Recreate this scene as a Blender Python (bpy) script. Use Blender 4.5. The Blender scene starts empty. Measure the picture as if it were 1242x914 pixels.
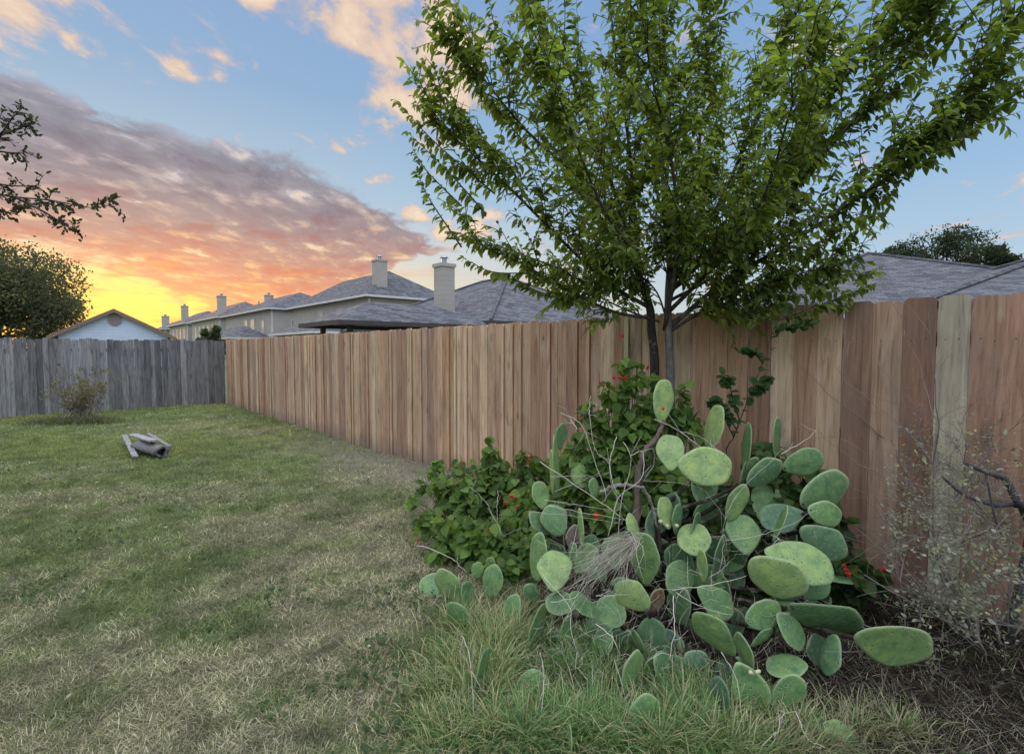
import bpy, math, random
import numpy as np
from mathutils import Vector, Matrix

rng = np.random.default_rng(7)
R = random.Random(11)
SC = bpy.context.scene
COL = SC.collection
F_PX, CXP, CYP, HOR, EYE = 640.0, 621.0, 457.0, 425.0, 1.53

# ------------------------------------------------------------------ camera
cam_d = bpy.data.cameras.new('camera')
cam = bpy.data.objects.new('camera', cam_d); COL.objects.link(cam)
cam_d.sensor_width = 36.0; cam_d.lens = 36.0 * F_PX / 1242.0
cam_d.clip_start = 0.05; cam_d.clip_end = 3000
PITCH = math.atan(32.0 / 640.0)
cam.location = (0, 0, EYE); cam.rotation_euler = (math.pi / 2 - PITCH, 0, 0)
SC.camera = cam

# ------------------------------------------------------------------ node helper
def lin(r, g=None, b=None):
    if g is None: r, g, b = r
    f = lambda c: (c / 255 / 12.92) if c / 255 <= 0.04045 else ((c / 255 + 0.055) / 1.055) ** 2.4
    return (f(r), f(g), f(b), 1.0)

class NT:
    def __init__(s, tree):
        s.t = tree; s.n = tree.nodes; s.l = tree.links; s.n.clear()
    def new(s, typ, **kw):
        nd = s.n.new(typ)
        for k, v in kw.items(): setattr(nd, k, v)
        return nd
    def put(s, sock, v):
        if isinstance(v, bpy.types.NodeSocket): s.l.new(v, sock)
        elif v is not None: sock.default_value = v
    def m(s, op, a, b=None, c=None, clamp=False):
        nd = s.new('ShaderNodeMath', operation=op, use_clamp=clamp)
        s.put(nd.inputs[0], a)
        if b is not None: s.put(nd.inputs[1], b)
        if c is not None: s.put(nd.inputs[2], c)
        return nd.outputs[0]
    def v(s, op, a, b=None, scale=None):
        nd = s.new('ShaderNodeVectorMath', operation=op)
        s.put(nd.inputs[0], a)
        if b is not None: s.put(nd.inputs[1], b)
        if scale is not None: s.put(nd.inputs[3], scale)
        return nd.outputs['Value'] if op in ('DOT_PRODUCT', 'LENGTH') else nd.outputs[0]
    def mix(s, f, a, b, mode='MIX'):
        nd = s.new('ShaderNodeMix', data_type='RGBA', blend_type=mode)
        s.put(nd.inputs[0], f); s.put(nd.inputs[6], a); s.put(nd.inputs[7], b)
        return nd.outputs[2]
    def ramp(s, f, stops, interp='LINEAR'):
        nd = s.new('ShaderNodeValToRGB'); cr = nd.color_ramp; cr.interpolation = interp
        while len(cr.elements) < len(stops): cr.elements.new(0.5)
        while len(cr.elements) > len(stops): cr.elements.remove(cr.elements[-1])
        for e, (p, c) in zip(cr.elements, stops):
            e.position = p; e.color = c if isinstance(c, tuple) else (c, c, c, 1)
        s.put(nd.inputs[0], f); return nd.outputs[0]
    def mr(s, v, a, b, c=0.0, d=1.0, smooth=False):
        nd = s.new('ShaderNodeMapRange', interpolation_type='SMOOTHSTEP' if smooth else 'LINEAR')
        for i, x in enumerate((v, a, b, c, d)): s.put(nd.inputs[i], x)
        return nd.outputs[0]
    def noise(s, vec, scale, detail=4, rough=0.55, dist=0.0):
        nd = s.new('ShaderNodeTexNoise')
        s.put(nd.inputs['Vector'], vec); nd.inputs['Scale'].default_value = scale
        nd.inputs['Detail'].default_value = detail; nd.inputs['Roughness'].default_value = rough
        nd.inputs['Distortion'].default_value = dist
        return nd.outputs[0]
    def vor(s, vec, scale, out='Distance', feature='F1', rand=1.0):
        nd = s.new('ShaderNodeTexVoronoi', feature=feature)
        s.put(nd.inputs['Vector'], vec); nd.inputs['Scale'].default_value = scale
        nd.inputs['Randomness'].default_value = rand
        return nd.outputs[out]
    def comb(s, x, y, z):
        nd = s.new('ShaderNodeCombineXYZ')
        for i, a in enumerate((x, y, z)): s.put(nd.inputs[i], a)
        return nd.outputs[0]
    def sep(s, v):
        nd = s.new('ShaderNodeSeparateXYZ'); s.put(nd.inputs[0], v); return nd.outputs
    def bump(s, h, strength=0.3, dist=0.01):
        nd = s.new('ShaderNodeBump'); s.put(nd.inputs['Height'], h)
        nd.inputs['Strength'].default_value = strength; nd.inputs['Distance'].default_value = dist
        return nd.outputs[0]

# ------------------------------------------------------------------ world: sunset sky with a cloud bank
def build_world():
    w = bpy.data.worlds.new('World'); SC.world = w; w.use_nodes = True
    t = NT(w.node_tree)
    d = t.new('ShaderNodeTexCoord').outputs['Generated']
    x, y, z = t.sep(d)
    az = t.m('MULTIPLY', t.m('ARCTAN2', x, y), 57.2958)
    el = t.m('MULTIPLY', t.m('ARCSINE', t.m('MINIMUM', t.m('MAXIMUM', z, -1.0), 1.0)), 57.2958)
    zz = t.m('ADD', t.m('MAXIMUM', z, 0.0), 0.10)
    p = t.comb(t.m('DIVIDE', x, zz), t.m('DIVIDE', y, zz), 0.0)
    # clear sky, away from the sun and on the sun's side
    e01 = t.m('DIVIDE', el, 60.0, clamp=True)
    def st(l): return [(a / 60.0, lin(c)) for a, c in l]
    blue = t.ramp(e01, st([(0, (198, 214, 226)), (8, (180, 206, 228)), (15, (156, 192, 226)), (24, (138, 176, 218)), (34, (128, 164, 212)), (50, (110, 148, 202))]))
    warm = t.ramp(e01, st([(0, (255, 196, 84)), (2.5, (255, 220, 100)), (5, (254, 224, 128)), (7.5, (246, 222, 176)), (10.5, (226, 222, 212)), (15, (176, 200, 216)), (24, (144, 178, 212)), (34, (134, 168, 212))]))
    da = t.m('DIVIDE', t.m('ADD', az, 36.0), 36.0)
    fw = t.m('EXPONENT', t.m('MULTIPLY', t.m('MULTIPLY', da, da), -1.0))
    sky = t.mix(fw, blue, warm)
    # hot core of the glow
    gx = t.m('DIVIDE', t.m('ADD', az, 36.0), 9.5); gy = t.m('DIVIDE', t.m('SUBTRACT', el, 3.6), 3.6)
    core = t.m('EXPONENT', t.m('MULTIPLY', t.m('ADD', t.m('MULTIPLY', gx, gx), t.m('MULTIPLY', gy, gy)), -1.0))
    sky = t.mix(t.m('MULTIPLY', core, 0.7), sky, lin(255, 224, 118))
    n1 = t.noise(p, 1.15, 8, 0.60, 0.3)
    n2 = t.noise(t.v('ADD', p, (7.3, 2.1, 4.0)), 3.2, 7, 0.62, 0.4)
    n3 = t.noise(t.v('MULTIPLY', p, (0.9, 0.8, 1.0)), 2.2, 8, 0.62, 0.5)
    n4 = t.noise(t.v('ADD', t.v('MULTIPLY', p, (1.0, 0.55, 1.0)), (3.0, 9.0, 0.0)), 6.5, 7, 0.60, 0.3)
    # upper scattered clouds
    def blob(a0, e0, ra, re, amp, rot=0.0):
        ca, sa = math.cos(rot), math.sin(rot)
        dx = t.m('SUBTRACT', az, a0); dy = t.m('SUBTRACT', el, e0)
        u = t.m('DIVIDE', t.m('ADD', t.m('MULTIPLY', dx, ca), t.m('MULTIPLY', dy, sa)), ra)
        v = t.m('DIVIDE', t.m('SUBTRACT', t.m('MULTIPLY', dy, ca), t.m('MULTIPLY', dx, sa)), re)
        q = t.m('ADD', t.m('MULTIPLY', u, u), t.m('MULTIPLY', v, v))
        return t.m('MULTIPLY', t.m('EXPONENT', t.m('MULTIPLY', q, -1.0)), amp)
    acc = None
    for b in [(-36.5, 25.6, 3.6, 1.2, .42, -.45), (-31.4, 24.6, 1.6, 1.0, .50, -.5), (-28.2, 24.8, 1.0, 1.8, .44, .1), (-42.5, 24.5, 3.2, 1.6, .50, -.4), (-25, 30.5, 1.8, 1.4, .5, 0),
              (-38, 30, 9, 3.0, .34, -.2), (-15.5, 30, 5.6, 4.8, .50, -.5), (-12.0, 24.5, 3.2, 4.0, .42, -.6), (-8, 30, 5, 5, .40, 0), (-46, 28, 5, 3, .42, -.3), (-20, 33, 8, 3, .40, 0), (-6, 24, 4, 3, .38, 0), (-3.5, 13, 3, 1.5, .42, 0), (-10.2, 13.9, 2.3, .9, .62, -.1), (-7.4, 12.2, 1.6, .9, .62, 0),
              (-18, 19.4, 2.6, .5, .38, 0), (-12.5, 17.6, 2.4, .5, .36, 0), (2, 9.5, 9, 4, .34, 0), (-50, 33, 16, 8, .42, 0), (20, 46, 30, 10, .3, 0)]:
        v = blob(*b); acc = v if acc is None else t.m('ADD', acc, v)
    up = t.mr(t.m('ADD', acc, t.m('ADD', t.m('MULTIPLY', t.m('SUBTRACT', n2, 0.5), 1.3), t.m('MULTIPLY', t.m('SUBTRACT', n4, 0.5), 2.4))), 0.18, 0.66, smooth=True)
    lit = t.mr(t.m('ADD', t.m('ADD', n2, t.m('MULTIPLY', t.m('SUBTRACT', n4, .5), .8)), t.m('MULTIPLY', acc, 0.35)), 0.46, 0.84)
    upc = t.ramp(lit, [(0, lin(166, 174, 198)), (0.35, lin(196, 184, 192)), (0.68, lin(240, 206, 176)), (1, lin(255, 226, 192))])
    sky = t.mix(t.m('MULTIPLY', up, 0.86), sky, upc)
    # the long bank
    a01 = t.m('DIVIDE', t.m('ADD', az, 66.0), 60.0, clamp=True)
    def gr(l): return [((a + 66) / 60.0, e / 30.0) for a, e in l]
    hi = t.m('MULTIPLY', t.ramp(a01, gr([(-66, 14), (-52, 20.5), (-44, 20.0), (-34.6, 18.9), (-26.6, 17.6), (-19, 16.2), (-13.3, 14.0), (-9.5, 11.6), (-7, 9)])), 30.0)
    lo = t.m('MULTIPLY', t.ramp(a01, gr([(-66, 9), (-44, 8.0), (-38, 7.9), (-34, 6.3), (-30, 4.0), (-25, 3.2), (-20, 4.6), (-15, 7.4), (-9.5, 10.8), (-7, 12)])), 30.0)
    dd = t.m('MINIMUM', t.m('SUBTRACT', hi, el), t.m('MULTIPLY', t.m('SUBTRACT', el, lo), 1.0))
    dn = t.m('ADD', dd, t.m('ADD', t.m('MULTIPLY', t.m('SUBTRACT', n1, 0.5), 4.5), t.m('ADD', t.m('MULTIPLY', t.m('SUBTRACT', n3, 0.46), 6.5), t.m('MULTIPLY', t.m('SUBTRACT', n4, 0.48), 5.0))))
    bank = t.mr(dn, -0.7, 0.9, smooth=True)
    low = t.m('SUBTRACT', el, t.m('MULTIPLY', t.m('SUBTRACT', n3, 0.5), 7.0))
    bc = t.ramp(t.m('DIVIDE', low, 24.0, clamp=True), [(0.0, lin(246, 178, 116)), (0.17, lin(234, 160, 122)), (0.27, lin(210, 146, 128)), (0.37, lin(180, 142, 138)), (0.50, lin(152, 140, 148)), (0.74, lin(134, 138, 154))])
    bc = t.mix(t.mr(n2, 0.52, 0.72, 0, 0.55), bc, t.mix(t.mr(el, 8, 16), lin(250, 190, 130), lin(186, 182, 196)))
    bc = t.mix(t.mr(n3, 0.54, 0.34, 0, 0.75), bc, t.mix(t.mr(el, 8, 15), lin(205, 120, 100), lin(112, 108, 130)))
    bc = t.mix(t.mr(n4, 0.52, 0.66, 0, 0.72), bc, t.mix(t.mr(el, 8, 17), lin(255, 200, 130), lin(188, 182, 196)))
    bc = t.mix(t.mr(n4, 0.48, 0.35, 0, 0.7), bc, t.mix(t.mr(el, 7, 15), lin(206, 112, 92), lin(104, 102, 124)))
    holes = t.mr(t.m('ADD', t.m('MULTIPLY', n4, 0.6), t.m('MULTIPLY', n2, 0.4)), 0.570, 0.64, 0, 0.8, True)
    bank = t.m('MULTIPLY', bank, t.m('SUBTRACT', 1.0, holes))
    sky = t.mix(bank, sky, bc)
    # streaks of lit vapour in the yellow gap under the bank
    s3 = t.noise(t.comb(t.m('MULTIPLY', az, 0.16), t.m('MULTIPLY', el, 0.9), 3.0), 1.0, 5, 0.6)
    gap = t.m('MULTIPLY', t.mr(s3, 0.52, 0.64, smooth=True), t.m('MULTIPLY', t.mr(el, 9.5, 7.0), t.m('MULTIPLY', fw, 0.75)))
    sky = t.mix(gap, sky, lin(246, 166, 104))
    # added fill light: unseen sky overhead and behind the viewer is brightened
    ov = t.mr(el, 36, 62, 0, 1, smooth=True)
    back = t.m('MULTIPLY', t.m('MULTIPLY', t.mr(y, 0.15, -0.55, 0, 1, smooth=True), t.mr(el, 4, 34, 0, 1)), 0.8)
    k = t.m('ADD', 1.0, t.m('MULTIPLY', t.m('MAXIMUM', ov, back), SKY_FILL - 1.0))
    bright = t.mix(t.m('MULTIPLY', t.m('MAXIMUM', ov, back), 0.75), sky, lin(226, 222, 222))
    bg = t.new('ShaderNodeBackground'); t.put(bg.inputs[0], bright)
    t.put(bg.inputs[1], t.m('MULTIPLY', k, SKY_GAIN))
    nis = t.new('ShaderNodeTexSky', sky_type='NISHITA'); nis.sun_disc = False
    nis.sun_elevation = math.radians(2.0); nis.sun_rotation = math.radians(-36.0)
    bg2 = t.new('ShaderNodeBackground'); t.put(bg2.inputs[0], nis.outputs[0]); bg2.inputs[1].default_value = 0.02
    add = t.new('ShaderNodeAddShader'); t.l.new(bg.outputs[0], add.inputs[0]); t.l.new(bg2.outputs[0], add.inputs[1])
    out = t.new('ShaderNodeOutputWorld'); t.l.new(add.outputs[0], out.inputs[0])

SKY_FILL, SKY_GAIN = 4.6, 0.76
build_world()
sd = bpy.data.lights.new('sun', 'SUN'); sd.energy = 1.0; sd.angle = math.radians(25); sd.color = (1.0, 0.72, 0.45)
sun = bpy.data.objects.new('sun', sd); COL.objects.link(sun)
SUN_AZ, SUN_EL = math.radians(-36), math.radians(8)
to_sun = Vector((math.sin(SUN_AZ) * math.cos(SUN_EL), math.cos(SUN_AZ) * math.cos(SUN_EL), math.sin(SUN_EL)))
sun.rotation_euler = (-to_sun).to_track_quat('-Z', 'Y').to_euler(); sun.location = (-20, 27, 12)
SC.view_settings.view_transform = 'Standard'; SC.view_settings.look = 'None'
SC.view_settings.exposure = 0.32; SC.view_settings.gamma = 1.0
SC.render.engine = 'CYCLES'; SC.cycles.use_denoising = True
SC.cycles.max_bounces = 6; SC.cycles.diffuse_bounces = 3; SC.cycles.transmission_bounces = 3; SC.cycles.glossy_bounces = 2
SC.cycles.transparent_max_bounces = 4

# ------------------------------------------------------------------ geometry helpers
_fw = Vector((0, math.cos(PITCH), -math.sin(PITCH))); _up = Vector((0, math.sin(PITCH), math.cos(PITCH)))
def W(px, py, Y):
    d = Vector((1, 0, 0)) * ((px - CXP) / F_PX) - _up * ((py - CYP) / F_PX) + _fw
    return Vector((0, 0, EYE)) + d * (Y / d.y)
def proj(v):
    d = Vector(v) - Vector((0, 0, EYE)); z = d.dot(_fw); return (CXP + F_PX * d.x / z, CYP - F_PX * d.dot(_up) / z)
U = Vector((-.659, .752, 0)); Nn = Vector((.752, .659, 0)); TF = 3.82
def ST(s, t, z=0.0): return U * s + Nn * t + Vector((0, 0, z))

def tag(o, label=None, cat=None, group=None, kind=None):
    if label: o['label'] = label
    if cat: o['category'] = cat
    if group: o['group'] = group
    if kind: o['kind'] = kind
    return o
def empty(name, loc, label, cat, group=None):
    o = bpy.data.objects.new(name, None); COL.objects.link(o); o.location = loc; o.empty_display_size = .2
    return tag(o, label, cat, group)

def raw_mesh(name, V, faces, cols=None, smooth=False):
    """V (n,3); faces: (m,k) array or list of lists; cols (n,4) per vertex"""
    me = bpy.data.meshes.new(name); V = np.asarray(V, dtype=np.float32)
    if isinstance(faces, np.ndarray):
        m, k = faces.shape
        me.vertices.add(len(V)); me.vertices.foreach_set('co', V.ravel())
        me.loops.add(m * k); me.loops.foreach_set('vertex_index', faces.astype(np.int32).ravel())
        me.polygons.add(m); me.polygons.foreach_set('loop_start', np.arange(0, m * k, k, dtype=np.int32))
        me.update(calc_edges=True)
    else:
        me.from_pydata([tuple(v) for v in V], [], faces)
    if cols is not None:
        a = me.color_attributes.new('Col', 'FLOAT_COLOR', 'POINT')
        c = np.ones((len(V), 4), dtype=np.float32); cc = np.asarray(cols, dtype=np.float32); c[:, :cc.shape[1]] = cc
        a.data.foreach_set('color', c.ravel())
    if smooth: me.polygons.foreach_set('use_smooth', np.ones(len(me.polygons), dtype=bool))
    me.validate(verbose=False)
    return me
def obj(name, V, faces, mat, parent=None, cols=None, smooth=False, origin=None):
    V = np.asarray(V, dtype=np.float64).reshape(-1, 3)
    off = np.array(parent.location if parent is not None and parent.parent is None else (0, 0, 0))
    if parent is not None and parent.parent is not None: off = np.array(parent.parent.location)
    if parent is None and origin is not None: off = np.array(origin)
    me = raw_mesh(name, V - off, faces, cols, smooth)
    me.materials.append(mat)
    o = bpy.data.objects.new(name, me); COL.objects.link(o)
    if parent is not None: o.parent = parent
    elif origin is not None: o.location = origin
    return o

class MB:
    def __init__(s): s.v = []; s.f = []; s.c = []
    def add(s, vs, fs, col=(1, 1, 1, 1)):
        b = len(s.v); s.v += [tuple(v) for v in vs]; s.f += [[b + i for i in f] for f in fs]
        s.c += [tuple(col)] * len(vs) if not isinstance(col, list) else col
    def box8(s, P, col=(1, 1, 1, 1)):
        s.add(P, [[0, 3, 2, 1], [4, 5, 6, 7], [0, 1, 5, 4], [1, 2, 6, 5], [2, 3, 7, 6], [3, 0, 4, 7]], col)
    def box(s, Fr, a0, a1, b0, b1, z0, z1, col=(1, 1, 1, 1)):
        s.box8([Fr(a0, b0, z0), Fr(a1, b0, z0), Fr(a1, b1, z0), Fr(a0, b1, z0), Fr(a0, b0, z1), Fr(a1, b0, z1), Fr(a1, b1, z1), Fr(a0, b1, z1)], col)
    def tube(s, pts, rad, n=6, col=(1, 1, 1, 1), cap=True):
        pts = [Vector(p) for p in pts]; m = len(pts)
        if not hasattr(rad, '__len__'): rad = [rad] * m
        ref = Vector((0.3, 0.2, 1)).normalized(); vs = []; fs = []
        for i in range(m):
            d = (pts[min(i + 1, m - 1)] - pts[max(i - 1, 0)])
            d = d.normalized() if d.length > 1e-9 else Vector((0, 0, 1))
            if abs(d.dot(ref)) > .97: ref = Vector((1, .1, 0)).normalized()
            a = d.cross(ref).normalized(); b = d.cross(a)
            ref = ref
            for k in range(n):
                th = 2 * math.pi * k / n
                vs.append(pts[i] + (a * math.cos(th) + b * math.sin(th)) * rad[i])
        for i in range(m - 1):
            for k in range(n):
                fs.append([i * n + k, i * n + (k + 1) % n, (i + 1) * n + (k + 1) % n, (i + 1) * n + k])
        if cap:
            fs.append(list(range(n))[::-1]); fs.append([(m - 1) * n + k for k in range(n)])
        s.add(vs, fs, col)
    def build(s, name, mat, parent=None, smooth=False, origin=None):
        return obj(name, s.v, s.f, mat, parent, cols=s.c, smooth=smooth, origin=origin)

def smooth_path(pts, n=24):
    """Catmull-Rom through the points"""
    P = [Vector(p) for p in pts]; P = [P[0] * 2 - P[1]] + P + [P[-1] * 2 - P[-2]]
    out = []; segs = len(P) - 3
    for i in range(n):
        u = i / (n - 1) * segs; k = min(int(u), segs - 1); f = u - k
        a, b, c, d = P[k:k + 4]
        out.append(0.5 * ((2 * b) + (c - a) * f + (2 * a - 5 * b + 4 * c - d) * f * f + (3 * b - a - 3 * c + d) * f ** 3))
    return out

# 2-D value noise in numpy
_tab = rng.random((64, 64))
def vnoise(x, y):
    x = np.asarray(x, float); y = np.asarray(y, float)
    xi = np.floor(x).astype(int); yi = np.floor(y).astype(int); fx = x - xi; fy = y - yi
    fx = fx * fx * (3 - 2 * fx); fy = fy * fy * (3 - 2 * fy)
    g = lambda a, b: _tab[a % 64, b % 64]
    return (g(xi, yi) * (1 - fx) + g(xi + 1, yi) * fx) * (1 - fy) + (g(xi, yi + 1) * (1 - fx) + g(xi + 1, yi + 1) * fx) * fy
def fbm(x, y, o=4):
    r = 0; a = .5; n = 0
    for k in range(o):
        r = r + a * vnoise(x * 2 ** k + 13.7 * k, y * 2 ** k + 5.1 * k); n += a; a *= .55
    return r / n

def norm(v): return v / np.maximum(np.linalg.norm(v, axis=-1, keepdims=True), 1e-9)

def leaf_tpl(ys, ws, fold=.12, droop=.18, n_tip=1.0):
    """midrib + side points; ys/ws: positions and half widths of the side points"""
    k = len(ys); mid = [(0, 0, 0)] + [(0, y + .03, -droop * y * y) for y in ys] + [(0, n_tip, -droop)]
    L = [(-w, y, -droop * y * y + fold * w) for y, w in zip(ys, ws)]; Rr = [(w, y, -droop * y * y + fold * w) for y, w in zip(ys, ws)]
    V = np.array(mid + L + Rr); F = []
    m = lambda i: i
    for side, off in ((0, k + 2), (1, 2 * k + 2)):
        T = [(m(0), m(1), off)]
        for i in range(k - 1): T += [(off + i, m(i + 1), m(i + 2)), (off + i, m(i + 2), off + i + 1)]
        T += [(off + k - 1, m(k), m(k + 1))]
        F += [t if side == 0 else t[::-1] for t in T]
    return V, np.array(F)
LANCE = leaf_tpl([.2, .5, .78], [.15, .20, .12], .3, .28)
BROAD = leaf_tpl([.08, .28, .55, .8], [.24, .40, .36, .18], .25, .22)
ROUND = leaf_tpl([.12, .4, .7, .92], [.28, .44, .42, .22], .15, .1)
SMALL = leaf_tpl([.35, .7], [.24, .2], .2, .1)

def scatter(tpl, P, D, Nrm, S, C):
    """leaves at P pointing along D with face normal near Nrm, size S, colours C (n,3). returns V,F,cols"""
    TV, TF_ = tpl; n = len(P)
    D = norm(D); X = norm(np.cross(D, Nrm)); Z = np.cross(X, D)
    V = P[:, None, :] + S[:, None, None] * (TV[None, :, 0, None] * X[:, None, :] + TV[None, :, 1, None] * D[:, None, :] + TV[None, :, 2, None] * Z[:, None, :])
    k = len(TV); F = TF_[None] + (np.arange(n) * k)[:, None, None]
    return V.reshape(-1, 3), F.reshape(-1, 3), np.repeat(C, k, axis=0)

def blades(P, az, L, lean, curl, wd, C, tw=None):
    n = len(P); ts = [0, .35, .7, 1.0]; cen = [P.copy()]; prev = P.copy()
    h = np.stack([np.cos(az), np.sin(az), np.zeros(n)], 1); up = np.array([0, 0, 1.0])
    for i in range(1, 4):
        a = lean + curl * (ts[i] + ts[i - 1]) / 2; dl = (L * (ts[i] - ts[i - 1]))
        prev = prev + h * (np.sin(a) * dl)[:, None] + up * (np.cos(a) * dl)[:, None]
        prev[:, 2] = np.maximum(prev[:, 2], P[:, 2] + .002 + 0.004 * i * (np.arange(n) % 3)); cen.append(prev.copy())
    if tw is None: tw = rng.uniform(-.9, .9, n)
    sd = np.stack([-np.sin(az + tw), np.cos(az + tw), np.zeros(n)], 1) * (wd / 2)[:, None]
    V = np.stack([cen[0] - sd * .8, cen[0] + sd * .8, cen[1] - sd, cen[1] + sd, cen[2] - sd * .75, cen[2] + sd * .75, cen[3]], 1)
    T = np.array([(0, 1, 3), (0, 3, 2), (2, 3, 5), (2, 5, 4), (4, 5, 6)])
    F = T[None] + (np.arange(n) * 7)[:, None, None]
    return V.reshape(-1, 3), F.reshape(-1, 3), np.repeat(C, 7, axis=0)
def merge(*parts):
    Vs, Fs, Cs = [], [], []; b = 0
    for V, F, C in parts: Vs.append(V); Fs.append(F + b); Cs.append(C); b += len(V)
    return np.concatenate(Vs), np.concatenate(Fs), np.concatenate(Cs)

# ------------------------------------------------------------------ materials
def mat(name, fn):
    m = bpy.data.materials.new(name); m.use_nodes = True; t = NT(m.node_tree)
    out = t.new('ShaderNodeOutputMaterial'); t.l.new(fn(t), out.inputs[0]); return m
def princ(t, col, rough=.7, normal=None, spec=.3, **kw):
    b = t.new('ShaderNodeBsdfPrincipled'); t.put(b.inputs['Base Color'], col); t.put(b.inputs['Roughness'], rough)
    b.inputs['Specular IOR Level'].default_value = spec
    if normal is not None: t.put(b.inputs['Normal'], normal)
    for k, v in kw.items(): t.put(b.inputs[k], v)
    return b.outputs[0]
def attr(t, name='Col'):
    return t.new('ShaderNodeAttribute', attribute_name=name)
def oc(t): return t.new('ShaderNodeTexCoord').outputs['Object']
def pos(t): return t.new('ShaderNodeNewGeometry').outputs['Position']

def m_leaf(t, trans=.45, rough=.5, spec=.25):
    c = attr(t).outputs['Color']
    n = t.noise(pos(t), 60, 2)
    c2 = t.mix(1.0, c, t.ramp(n, [(0.2, (.75, .75, .75, 1)), (.8, (1.2, 1.2, 1.15, 1))]), 'MULTIPLY')
    p = princ(t, c2, rough, spec=spec)
    tr = t.new('ShaderNodeBsdfTranslucent'); t.put(tr.inputs[0], t.mix(1.0, c2, (1.5, 1.55, .75, 1), 'MULTIPLY'))
    mx = t.new('ShaderNodeMixShader'); mx.inputs[0].default_value = trans
    t.l.new(p, mx.inputs[1]); t.l.new(tr.outputs[0], mx.inputs[2]); return mx.outputs[0]
M = {}
M['leaf'] = mat('leaf', lambda t: m_leaf(t, .52))
M['blade'] = mat('grass_blade', lambda t: m_leaf(t, .3, .75, .1))
M['dry'] = mat('dry_stem', lambda t: princ(t, attr(t).outputs['Color'], .8, spec=.1))

def m_bark(t):
    o = oc(t); c = attr(t).outputs['Color']
    st = t.v('MULTIPLY', o, (40, 40, 14)); n = t.noise(st, 1.0, 5, .65)
    lich = t.mr(t.noise(o, 14, 4), .56, .68)
    c2 = t.mix(1, c, t.ramp(n, [(.3, (.45, .45, .45, 1)), (.7, (1.3, 1.3, 1.3, 1))]), 'MULTIPLY')
    c2 = t.mix(t.m('MULTIPLY', lich, .5), c2, (.22, .22, .19, 1))
    return princ(t, c2, .9, t.bump(n, .6, .006), .1)
M['bark'] = mat('bark', m_bark)

def m_cedar(t, weather=False):
    o = pos(t); a = attr(t); c = a.outputs['Color']; rnd = a.outputs['Alpha']
    off = t.comb(t.m('MULTIPLY', rnd, 37.0), t.m('MULTIPLY', rnd, 91.0), t.m('MULTIPLY', rnd, 53.0))
    q = t.v('ADD', t.v('MULTIPLY', o, (1, 1, .055)), off)
    g = t.noise(q, 24, 6, .66, 1.6); g2 = t.noise(q, 150, 3, .6)
    gl = t.noise(t.v('ADD', t.v('MULTIPLY', o, (1, 1, .18)), off), 9, 4, .6, .6)
    if not weather:
        c2 = t.mix(1, c, t.ramp(g, [(.28, (.52, .46, .42, 1)), (.48, (.98, .97, .96, 1)), (.72, (1.3, 1.32, 1.34, 1))]), 'MULTIPLY')
        c2 = t.mix(t.m('MULTIPLY', t.mr(gl, .58, .70), .55), c2, (.50, .40, .29, 1))
        c2 = t.mix(t.m('MULTIPLY', t.mr(gl, .42, .30), .55), c2, (.20, .105, .07, 1))
        c2 = t.mix(t.m('MULTIPLY', t.mr(g2, .55, .75), .35), c2, (.16, .10, .07, 1))
        kn = t.vor(t.v('ADD', t.v('MULTIPLY', o, (1, 1, .42)), off), 4.6)
        kf = t.m('ADD', kn, t.m('MULTIPLY', t.m('SUBTRACT', g2, .5), .03))
        ring = t.m('SUBTRACT', t.mr(kf, .13, .09), t.mr(kf, .09, .06))
        c2 = t.mix(t.m('MULTIPLY', ring, .4), c2, (.20, .10, .06, 1))
        c2 = t.mix(t.m('MULTIPLY', t.mr(kf, .075, .035), .9), c2, (.075, .04, .025, 1))
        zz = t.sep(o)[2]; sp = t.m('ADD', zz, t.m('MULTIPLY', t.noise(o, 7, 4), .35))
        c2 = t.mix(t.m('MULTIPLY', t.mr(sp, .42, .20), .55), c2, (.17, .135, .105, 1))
        grime = t.m('MULTIPLY', t.mr(t.noise(t.v('MULTIPLY', o, (1, 1, .35)), 3.2, 4, .6), .50, .66), .38)
        c2 = t.mix(grime, c2, (.16, .12, .095, 1))
    else:
        c2 = t.mix(1, c, t.ramp(g, [(.30, (.42, .42, .44, 1)), (.5, (.95, .95, .95, 1)), (.72, (1.5, 1.5, 1.5, 1))]), 'MULTIPLY')
        c2 = t.mix(t.m('MULTIPLY', t.mr(gl, .46, .30), .8), c2, (.055, .053, .055, 1))
        kn = t.vor(t.v('ADD', t.v('MULTIPLY', o, (1, 1, .5)), off), 3.0)
        c2 = t.mix(t.m('MULTIPLY', t.mr(kn, .09, .05), .8), c2, (.04, .035, .03, 1))
    h = t.m('ADD', g, t.m('MULTIPLY', g2, .5))
    return princ(t, c2, .85, t.bump(h, .35 if not weather else .7, .004), .15)
M['cedar'] = mat('cedar_board', m_cedar)
M['grey_wood'] = mat('weathered_board', lambda t: m_cedar(t, True))

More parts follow.
